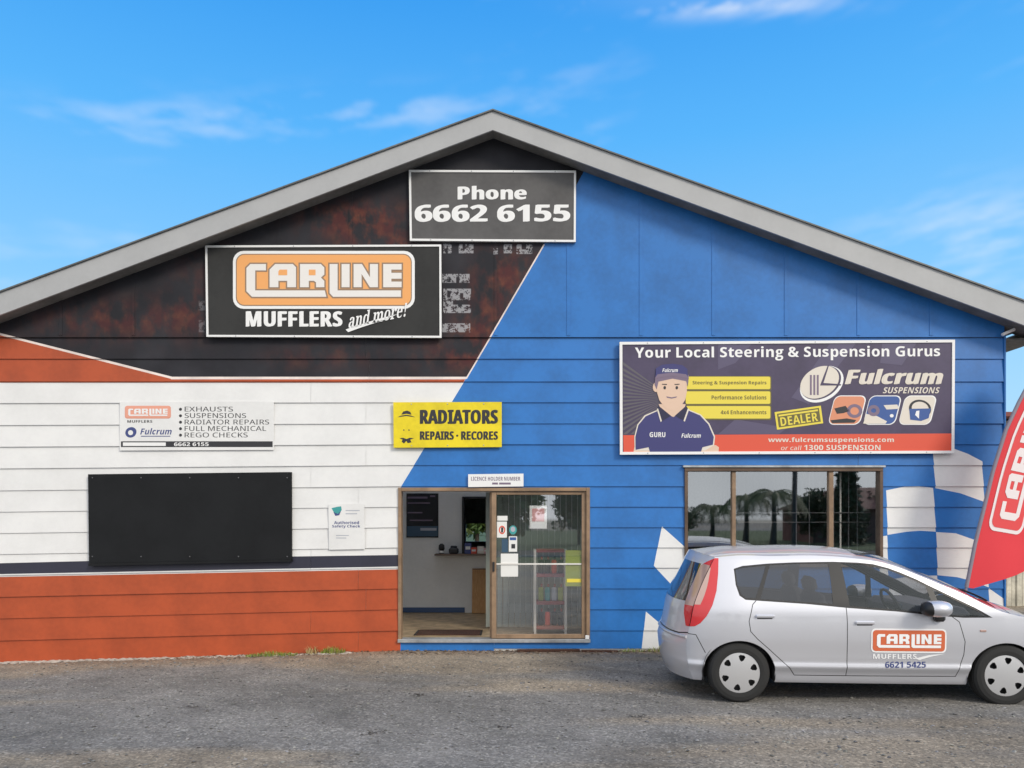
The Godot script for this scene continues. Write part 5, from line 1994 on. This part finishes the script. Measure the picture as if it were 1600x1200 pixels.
	var ring := Bag.new()
	pts = []
	var tb2 := Basis(Vector3.BACK, 0.45)
	for i in 25:
		var a := TAU * i / 24.0
		pts.append(Vector3(1.72, 0.93, 0.36) + tb2 * Vector3(0, cos(a) * 0.18, sin(a) * 0.18))
	ring.tube(pts, [0.016], 8, false)
	ring.box(Vector3(1.74, 0.93, 0.36), Vector3(0.05, 0.07, 0.34), 0.02)
	one(car, "steering_wheel", ring, "car_black")
	# wiper and washer of the windscreen
	var wip := Bag.new()
	pts = []
	for i in 8:
		pts.append(top_map(0.02).call(Vector2(screen_base - 0.02 - 0.06 * i / 7.0, lerpf(0.75, -0.1, i / 7.0))))
	wip.tube(pts, [0.01], 6)
	one(car, "wiper", wip, "car_black")
	# door badge and lettering
	var a0 := cp(1361, 979)
	var a1 := cp(1478, 1017.5)
	var on_door := func(layer: int) -> Callable:
		return func(p: Vector2) -> Vector3:
			var q := Vector2(lerpf(a0.x, a1.x, (p.x - 216.0) / 1136.0), lerpf(a0.y, a1.y, (p.y - 88.0) / 362.0))
			return Vector3(q.x, q.y, car_w(q.x, q.y) + 0.003 + 0.0012 * layer)
	var bd := {}
	badge(bd, on_door, "sign_white", "logo_red", "letter_white", "", Vector3(0, 0.05, 1), true)
	part(car, "door_badge", bd)
	var let := func(px: Array, s: String, m: String, called: String) -> void:
		var bg := Bag.new()
		var f := func(p: Vector2) -> Vector3:
			var q := cp(p.x, p.y)
			return Vector3(q.x, q.y, car_w(q.x, q.y) + 0.0035)
		print_text(bg, s, px, f)
		one(car, called, bg, m)
	let.call([1364, 1019, 1432, 1026.5], "MUFFLERS", "sign_white", "lettering")
	let.call([1383, 1031, 1446.5, 1040.5], "6621 5425", "ink_blue", "phone_lettering")
	var sw := Bag.new()
	print_poly(sw, ps([1430, 1026, 1450, 1021, 1478, 1018.5, 1455, 1023, 1436, 1028.5]), func(p: Vector2) -> Vector3:
		var q := cp(p.x, p.y)
		return Vector3(q.x, q.y, car_w(q.x, q.y) + 0.0035))
	one(car, "swoosh", sw, "sign_white")

func blob(bag: Bag, at: Vector3, r: Vector3) -> void:      # a squared-off ellipsoid
	var n := 14
	var f := func(u: float, v: float) -> Vector3:
		var a := TAU * u
		var b := PI * (v - 0.5)
		var q := Vector3(cos(a) * cos(b), sin(b), sin(a) * cos(b))
		return Vector3(signf(q.x) * pow(absf(q.x), 0.75), signf(q.y) * pow(absf(q.y), 0.8), signf(q.z) * pow(absf(q.z), 0.75)) * r
	for i in n:
		for j in n:
			var p := []
			var m := []
			for e in [[0, 0], [1, 0], [1, 1], [0, 1]]:
				var w: Vector3 = f.call(float(i + e[0]) / n, float(j + e[1]) / n)
				p.append(at + w)
				m.append((w / (r * r)).normalized())
			bag.smooth_quad(p, m)

func make_wheel(car: Node3D, at: Vector3, sg: float) -> void:
	var w := holder(car, "wheel")
	w.position = at
	var turn := Basis.from_scale(Vector3(1, 1, sg))
	var tyre := Bag.new()
	tyre.lathe([Vector2(0.185, -0.08), Vector2(0.22, -0.09), Vector2(0.275, -0.085), Vector2(0.295, -0.065), Vector2(0.298, 0.0), Vector2(0.295, 0.065), Vector2(0.275, 0.085), Vector2(0.24, 0.092), Vector2(0.205, 0.088), Vector2(0.198, 0.075)], Vector3.ZERO, turn, 40)
	for k in 3:
		var z := -0.04 + 0.04 * k
		tyre.lathe([Vector2(0.2985, z - 0.012), Vector2(0.302, z - 0.009), Vector2(0.302, z + 0.009), Vector2(0.2985, z + 0.012)], Vector3.ZERO, turn, 40)
	one(w, "tyre", tyre, "tyre_rubber")
	var rim := Bag.new()
	rim.lathe([Vector2(0.0, 0.03), Vector2(0.19, 0.03), Vector2(0.198, 0.07)], Vector3.ZERO, turn, 32)
	one(w, "rim", rim, "car_black")
	var holes := []
	for k in 6:
		var a := TAU * k / 6.0 + 0.37
		var h := PackedVector2Array()
		for q in [[0.112, 0.0], [0.128, 0.15], [0.165, 0.21], [0.178, 0.11], [0.178, -0.11], [0.165, -0.21], [0.128, -0.15]]:
			h.append(Vector2.from_angle(a + q[1]) * q[0])
		holes.append(h)
	var bags := {}
	var dome := func(p: Vector2) -> Vector3:
		var r := p.length()
		return Vector3(p.x, p.y, sg * (0.088 - 0.30 * r * r + (0.006 if r < 0.05 else 0.0) + 0.004 * smoothstep(0.17, 0.195, r)))
	var cap := Bag.new()
	var outer := ellipse(0, 0, 0.199, 0.199, 48)
	# cut on a fine grid so that every vent is an opening
	var x := -0.2
	while x < 0.2:
		var y := -0.2
		while y < 0.2:
			var bits: Array = Geometry2D.intersect_polygons(rect(x, y, x + 0.025, y + 0.025), outer)
			for h in holes:
				var next := []
				for b in bits:
					next.append_array(Geometry2D.clip_polygons(b, h))
				bits = next
			for b in bits:
				var t := Geometry2D.triangulate_polygon(b)
				for i in range(0, t.size(), 3):
					var q := []
					var n := []
					for e in 3:
						var p: Vector2 = b[t[i + e]]
						q.append(dome.call(p))
						n.append(Vector3(0.6 * p.x, 0.6 * p.y, sg).normalized())
					cap.tri(q[0], q[1], q[2], n[0], n[1], n[2])
			y += 0.025
		x += 0.025
	one(w, "hubcap", cap, "wheel_silver")

# ---------------------------------------------------------------- flag
func make_flag() -> void:
	var z := 0.78
	var edge := [[1494, 1010], [1503, 955], [1510, 918], [1524, 848], [1536, 800], [1552, 734], [1572, 671], [1596, 620], [1624, 572], [1650, 540], [1674, 520]]
	var foot := P(1494, 1010, z)
	foot.y = ground_height(foot.x, z)
	var o := foot
	var flag := thing("feather_flag", "red feather flag on a bent pole behind the car bonnet", "flag", o)
	var pole := []
	for e in edge:
		pole.append(P(e[0], e[1], z) - o)
	pole[0] = Vector3.ZERO
	var pb := Bag.new()
	pb.tube(pole, [0.017, 0.017, 0.016, 0.016, 0.015, 0.014, 0.013, 0.012, 0.011, 0.01, 0.009], 10)
	one(flag, "pole", pb, "flag_pole")
	var base := Bag.new()
	base.lathe([Vector2(0.0, 0.0), Vector2(0.2, 0.0), Vector2(0.2, 0.03), Vector2(0.06, 0.06), Vector2(0.03, 0.10), Vector2(0.0, 0.10)], Vector3.ZERO, Basis(Vector3.RIGHT, -PI / 2), 20)
	one(flag, "base_plate", base, "black_plastic")
	# cloth: u runs along the pole from the foot of the cloth, v across in metres
	var curve := Curve3D.new()
	for i in range(2, edge.size()):
		curve.add_point(P(edge[i][0], edge[i][1], z) - o)
	var length := curve.get_baked_length()
	var cloth := func(u: float, v: float, lift: float) -> Vector3:
		var p := curve.sample_baked(u * length, true)
		var q := curve.sample_baked(minf(u * length + 0.05, length), true)
		var r := curve.sample_baked(maxf(u * length - 0.05, 0.0), true)
		var t := (q - r).normalized()
		var side := Vector3(t.y, -t.x, 0).lerp(Vector3(1, 0, 0), 0.35).normalized()
		var wave := 0.035 * sin(v * 7.0 + u * 3.0) * v / 0.7 + 0.02 * sin(u * 13.0 + v * 2.0) * v / 0.7
		return p + side * v + Vector3(0, 0, wave + lift)
	var reach := func(u: float) -> float:         # width of the cloth: slanting foot, rounded head
		var w := 0.74 * smoothstep(0.0, 0.13, u + 0.028)
		return w * sqrt(maxf(0.0, 1.0 - pow(maxf(u - 0.55, 0.0) / 0.46, 2.2)))
	var cb := Bag.new()
	var nu := 60
	var nv := 14
	var normal := func(u: float, v: float) -> Vector3:
		var n: Vector3 = (cloth.call(u + 0.005, v, 0.0) - cloth.call(u - 0.005, v, 0.0)).cross(cloth.call(u, v + 0.01, 0.0) - cloth.call(u, v - 0.01, 0.0)).normalized()
		return n if n.z > 0.0 else -n
	for i in nu:
		for j in nv:
			var p := []
			var n := []
			for e in [[0, 0], [1, 0], [1, 1], [0, 1]]:
				var u := float(i + e[0]) / nu
				var v: float = reach.call(u) * (j + e[1]) / nv
				p.append(cloth.call(u, v, 0.0))
				n.append(normal.call(u, v))
			cb.smooth_quad(p, n)
	one(flag, "cloth", cb, "flag_red")
	var sleeve := Bag.new()
	var sl := []
	for i in 20:
		sl.append(cloth.call(i / 19.0, 0.0, 0.0))
	sleeve.tube(sl, [0.024], 8)
	one(flag, "sleeve", sleeve, "flag_pole")
	var bags := {}
	var laid := func(layer: int) -> Callable:
		return func(p: Vector2) -> Vector3:        # the badge runs up the cloth, its letters' tops towards the pole
			var u := lerpf(0.215, 0.83, (p.x - 216.0) / 1136.0)
			var v := lerpf(0.10, 0.58, (p.y - 88.0) / 362.0)
			return cloth.call(u, v, 0.004 + 0.0015 * layer)
	badge(bags, laid, "flag_white", "flag_logo", "flag_white", "", Vector3(0, 0, 1), true)
	part(flag, "badge", bags)

# ---------------------------------------------------------------- surroundings
func make_tree(at: Vector3, height: float, radius: Vector3, tint: Color, label: String, cone := false) -> void:
	var t := thing("tree", label, "tree", at, "trees across the road")
	var trunk := Bag.new()
	var top := Vector3(rng.randf_range(-0.2, 0.2), height * 0.62, rng.randf_range(-0.2, 0.2))
	trunk.tube([Vector3(0, -0.1, 0), top * 0.5 + Vector3(0.05, 0, 0), top], [0.05 * height * 0.5, 0.035 * height * 0.5, 0.01 * height], 9)
	for i in 6:
		var a := TAU * i / 6.0
		var b := top * (0.5 + 0.08 * i)
		trunk.tube([b, b + Vector3(cos(a) * radius.x * 0.6, height * 0.12, sin(a) * radius.z * 0.6)], [0.012 * height, 0.004 * height], 6)
	one(t, "trunk", trunk, "bark")
	var crown_bag := Bag.new()
	var n := 420
	var mid := Vector3(0, height - radius.y, 0)
	for i in n:
		var d := Vector3(rng.randfn(), rng.randfn(), rng.randfn()).normalized()
		var p := d * pow(rng.randf(), 0.45)
		if cone:
			var h := rng.randf()
			var a := rng.randf() * TAU
			p = Vector3(cos(a) * (1.0 - h) * sqrt(rng.randf()), h * 2.0 - 1.0, sin(a) * (1.0 - h) * sqrt(rng.randf()))
		else:
			p *= 0.8 + 0.35 * sin(d.x * 5.0 + at.x) * sin(d.y * 6.0) * sin(d.z * 4.0 + 1.0)
		var s := rng.randf_range(0.25, 0.5) * height / 7.0
		var leafy := tint.lerp(Color(tint.r * 1.35, tint.g * 1.1, tint.b * 0.8), rng.randf())     # some leaves are yellower
		for k in 14:
			var c := mid + p * radius + Vector3(rng.randf_range(-1, 1), rng.randf_range(-1, 1), rng.randf_range(-1, 1)) * s
			var bs := Basis.from_euler(Vector3(rng.randf() * TAU, rng.randf() * TAU, rng.randf() * TAU))
			var l := s * rng.randf_range(0.5, 0.9)
			crown_bag.v.append_array([c - bs.x * l, c + bs.y * l * 0.4, c + bs.x * l, c - bs.x * l, c + bs.x * l, c - bs.y * l * 0.4])
			for e in 6:
				crown_bag.n.append(bs.z)
				crown_bag.uv.append(Vector2.ZERO)
				crown_bag.c.append(leafy)
	one(t, "crown", crown_bag, "leaf")

func make_palm(at: Vector3, height: float, reach: float, label: String) -> void:
	var t := thing("palm_tree", label, "palm", at, "palms across the road")
	var trunk := Bag.new()
	trunk.tube([Vector3(0, -0.1, 0), Vector3(0.1, height * 0.4, 0), Vector3(0.05, height, 0)], [0.26, 0.17, 0.15], 10)
	one(t, "trunk", trunk, "bark")
	for i in 17:
		var a := TAU * i / 17.0 + rng.randf_range(-0.12, 0.12)
		var rise := rng.randf_range(0.1, 0.85)
		var out := Vector3(cos(a), 0, sin(a))
		var bag := Bag.new()
		var tint := Color(0.05, 0.085, 0.028) * rng.randf_range(0.8, 1.3)
		var rib := []
		for k in 9:
			var f := k / 8.0
			rib.append(Vector3(0.05, height, 0) + out * reach * f * (1.0 - 0.15 * f) + Vector3.UP * reach * (rise * f - (0.55 + rise) * f * f))
		for k in 8:
			for s in [-1.0, 1.0]:
				for e in 3:
					var b: Vector3 = rib[k].lerp(rib[k + 1], e / 3.0)
					var dir: Vector3 = (rib[k + 1] - rib[k]).normalized()
					var side: Vector3 = dir.cross(Vector3.UP).normalized() * s
					var l := reach * 0.30 * (1.0 - 0.6 * absf(k / 8.0 - 0.35))
					var tip: Vector3 = b + side * l * 0.7 + dir * l * 0.5 - Vector3.UP * l * 0.55
					bag.flat(b - dir * 0.03, b + dir * 0.05, tip, Vector3.UP)
			bag.tube([rib[k], rib[k + 1]], [0.02], 5, false)
		for k in bag.v.size():
			bag.c.append(tint)
		one(t, "frond", bag, "leaf")

func make_surroundings() -> void:
	# verge, road and kerb out in front, which the shop's glass mirrors
	var v := Bag.new()
	v.box(Vector3(0, -0.02, 23.0), Vector3(300, 0.06, 6.0), 0.0)
	setting("verge", {"turf": v})
	v = Bag.new()
	v.box(Vector3(0, -0.03, 30.1), Vector3(300, 0.06, 8.0), 0.0)
	setting("road", {"asphalt": v})
	v = Bag.new()
	v.box(Vector3(0, 0.02, 26.05), Vector3(300, 0.16, 0.1), 0.02)
	setting("kerb", {"concrete": v})
	v = Bag.new()
	v.box(Vector3(0, -0.02, 74.2), Vector3(300, 0.08, 80.0), 0.0)
	setting("far_lawn", {"turf": v})
	v = Bag.new()
	v.box(Vector3(-10, -0.02, -60), Vector3(300, 0.06, 80.0), 0.0)
	setting("back_paddock", {"turf": v})
	var p := func(px: float, z: float) -> Vector3: return Vector3(mirrored(px, 0, z).x, 0.02, z)
	make_palm(p.call(1208.0, 44.0), 3.7, 2.9, "tall palm with drooping fronds across the road, mirrored in the window")
	make_palm(p.call(1165.0, 47.0), 3.5, 2.6, "palm beside the tall one across the road, mirrored in the window")
	make_palm(p.call(1112.0, 52.0), 2.8, 2.4, "small palm at the end of the row across the road")
	make_tree(p.call(1272.0, 46.0), 4.3, Vector3(1.9, 1.9, 1.8), Color(0.045, 0.075, 0.025), "round clipped tree between the power pole and the brick house")
	make_tree(p.call(1322.0, 43.0), 5.9, Vector3(1.7, 2.8, 1.7), Color(0.035, 0.06, 0.02), "tall dark conical tree in front of the brick house", true)
	make_tree(p.call(1400.0, 50.0), 5.0, Vector3(2.6, 2.0, 2.2), Color(0.05, 0.08, 0.03), "broad leafy tree beyond the brick house")
	make_tree(p.call(1060.0, 60.0), 3.4, Vector3(2.4, 1.5, 2.0), Color(0.06, 0.09, 0.03), "low spreading tree on the lawn across the road")
	make_tree(p.call(795.0, 38.0), 6.6, Vector3(2.7, 3.0, 2.4), Color(0.09, 0.15, 0.045), "broad green tree facing the doorway across the road")
	make_tree(p.call(905.0, 44.0), 5.4, Vector3(2.2, 2.4, 2.0), Color(0.08, 0.13, 0.045), "smaller green tree facing the sliding door across the road")
	make_tree(p.call(690.0, 55.0), 7.0, Vector3(3.6, 3.0, 3.2), Color(0.05, 0.09, 0.03), "large tree across the road facing the blank panel")
	make_tree(Vector3(P(745, 800, -24.0).x, 0.0, -24.0), 5.0, Vector3(2.4, 2.1, 2.0), Color(0.09, 0.15, 0.04), "light green tree behind the workshop, seen through the rear window")
	# power pole
	var pole := thing("power_pole", "brown timber power pole across the road, mirrored in the window", "power pole", p.call(1242.0, 36.0))
	var b := Bag.new()
	b.tube([Vector3(-0.05, -0.1, 0), Vector3(0.1, 9.5, 0)], [0.17, 0.12], 12)
	one(pole, "post", b, "bark")
	b = Bag.new()
	b.box(Vector3(0.1, 8.8, 0), Vector3(2.2, 0.12, 0.1), 0.01)
	one(pole, "cross_arm", b, "bark")
	for x in [-0.9, -0.3, 0.5, 1.1]:
		b = Bag.new()
		b.tube([Vector3(x, 8.86, 0), Vector3(x, 9.06, 0)], [0.04, 0.03], 8)
		one(pole, "insulator", b, "paper")
	# brick house
	var hc: Vector3 = p.call(1352.0, 52.0)
	var house := thing("brick_house", "dark red brick house with a hipped roof across the road", "house", hc)
	b = Bag.new()
	b.box(Vector3(0, 1.3, 0), Vector3(11, 2.7, 7), 0.01)
	one(house, "wall", b, "brick_red")
	b = Bag.new()
	var e := [Vector3(-6, 2.6, -4), Vector3(6, 2.6, -4), Vector3(6, 2.6, 4), Vector3(-6, 2.6, 4), Vector3(-2.5, 4.4, 0), Vector3(2.5, 4.4, 0)]
	b.quad(e[0], e[1], e[5], e[4], Vector3(0, 1, -1))
	b.quad(e[3], e[2], e[5], e[4], Vector3(0, 1, 1))
	b.flat(e[0], e[3], e[4], Vector3(-1, 1, 0).normalized())
	b.flat(e[1], e[2], e[5], Vector3(1, 1, 0).normalized())
	b.quad(e[0], e[1], e[2], e[3], Vector3.DOWN)
	one(house, "roof", b, "red_roof")
	for x in [-3.4, 0.2, 3.4]:
		b = Bag.new()
		b.box(Vector3(x, 1.5, -3.51), Vector3(1.5, 1.2, 0.08), 0.01)
		var w := one(house, "window", b, "sign_white")
		b = Bag.new()
		b.box(Vector3(x, 1.5, -3.56), Vector3(1.34, 1.04, 0.03), 0.0)
		one(w, "pane", b, "house_glass")
	# cream shed next door
	var sx := X_RIGHT + 0.62
	var shed := thing("cream_shed", "cream ribbed metal shed with a dark red roof edge next door", "shed", Vector3(sx, -0.1, -5.5))
	for i in 30:
		b = Bag.new()
		b.box(Vector3(0.11 + i * 0.22, 1.98, -0.02), Vector3(0.216, 4.0, 0.04), 0.004)
		b.box(Vector3(0.11 + i * 0.22, 1.98, 0.012), Vector3(0.05, 4.0, 0.03), 0.012)
		one(shed, "wall_sheet", b, "cream_metal")
	b = Bag.new()
	b.box(Vector3(3.3, 1.98, -3.0), Vector3(6.4, 3.9, 5.8), 0.0)
	one(shed, "body", b, "cream_metal")
	b = Bag.new()
	b.box(Vector3(3.3, 4.06, -2.9), Vector3(6.9, 0.10, 6.6), 0.01)
	one(shed, "roof", b, "red_roof")
	# timber edging at the door step
	var pl := thing("timber_edging", "weathered brown timber edging lying under the sliding door", "timber", Vector3(0.78, ground_height(0.78, 0.1), 0.10))
	b = Bag.new()
	b.box(Vector3(-0.28, 0.018, 0.0), Vector3(0.86, 0.034, 0.05), 0.006, Basis(Vector3.UP, 0.03))
	one(pl, "plank", b, "old_timber")
	b = Bag.new()
	b.box(Vector3(0.42, 0.014, 0.02), Vector3(0.50, 0.028, 0.045), 0.006, Basis(Vector3.UP, -0.04))
	one(pl, "plank", b, "old_timber")
	grass_tuft(425, 1026, 0.14, 420, 0.34, 0.09, "low bright green grass patch under the charcoal panel", 0.15)
	grass_tuft(488, 1018, 0.07, 60, 0.08, 0.17, "dry straw tuft between two green grass patches", 0.95)
	grass_tuft(520, 1014, 0.07, 220, 0.17, 0.13, "upright green grass tuft beside the dry straw tuft", 0.3)
	grass_tuft(985, 1012, 0.08, 90, 0.20, 0.07, "low grass strip between the timber edging and the car", 0.2)
	grass_tuft(1030, 1012, 0.08, 110, 0.18, 0.10, "grass tuft under the lowest white check beside the car", 0.35)

func _ready() -> void:
	rng.seed = 20240
	# camera: a level shift lens, as the upright walls show
	var cam := Camera3D.new()
	cam.name = "camera"
	cam.position = Vector3(0, EYE, D)
	cam.near = 0.05
	cam.far = 1500.0
	cam.projection = Camera3D.PROJECTION_FRUSTUM
	cam.size = 1200.0 / F * cam.near
	cam.frustum_offset = Vector2(0, (HY - 600.0) / F * cam.near)
	cam.current = true
	add_child(cam)
	var env := Environment.new()
	env.background_mode = Environment.BG_SKY
	var sky := Sky.new()
	var pano := PanoramaSkyMaterial.new()
	pano.panorama = make_sky()
	sky.sky_material = pano
	env.sky = sky
	env.tonemap_mode = Environment.TONE_MAPPER_LINEAR
	env.tonemap_exposure = 1.34
	env.sdfgi_enabled = true
	env.ssao_enabled = true
	env.ssil_enabled = true
	var we := WorldEnvironment.new()
	we.name = "environment"
	we.environment = env
	add_child(we)
	var sun := DirectionalLight3D.new()
	sun.name = "sun"
	sun.light_energy = 0.5
	sun.light_angular_distance = 14.0
	sun.light_color = Color(1.0, 0.96, 0.89)
	sun.shadow_enabled = true
	var from := Vector3(0.60, 0.56, 0.62).normalized()
	sun.basis = Basis.looking_at(-from, Vector3.UP)
	add_child(sun)
	make_materials()
	make_ground()
	make_building()
	make_surroundings()
	make_signs()
	make_car()
	make_flag()
	make_litter()
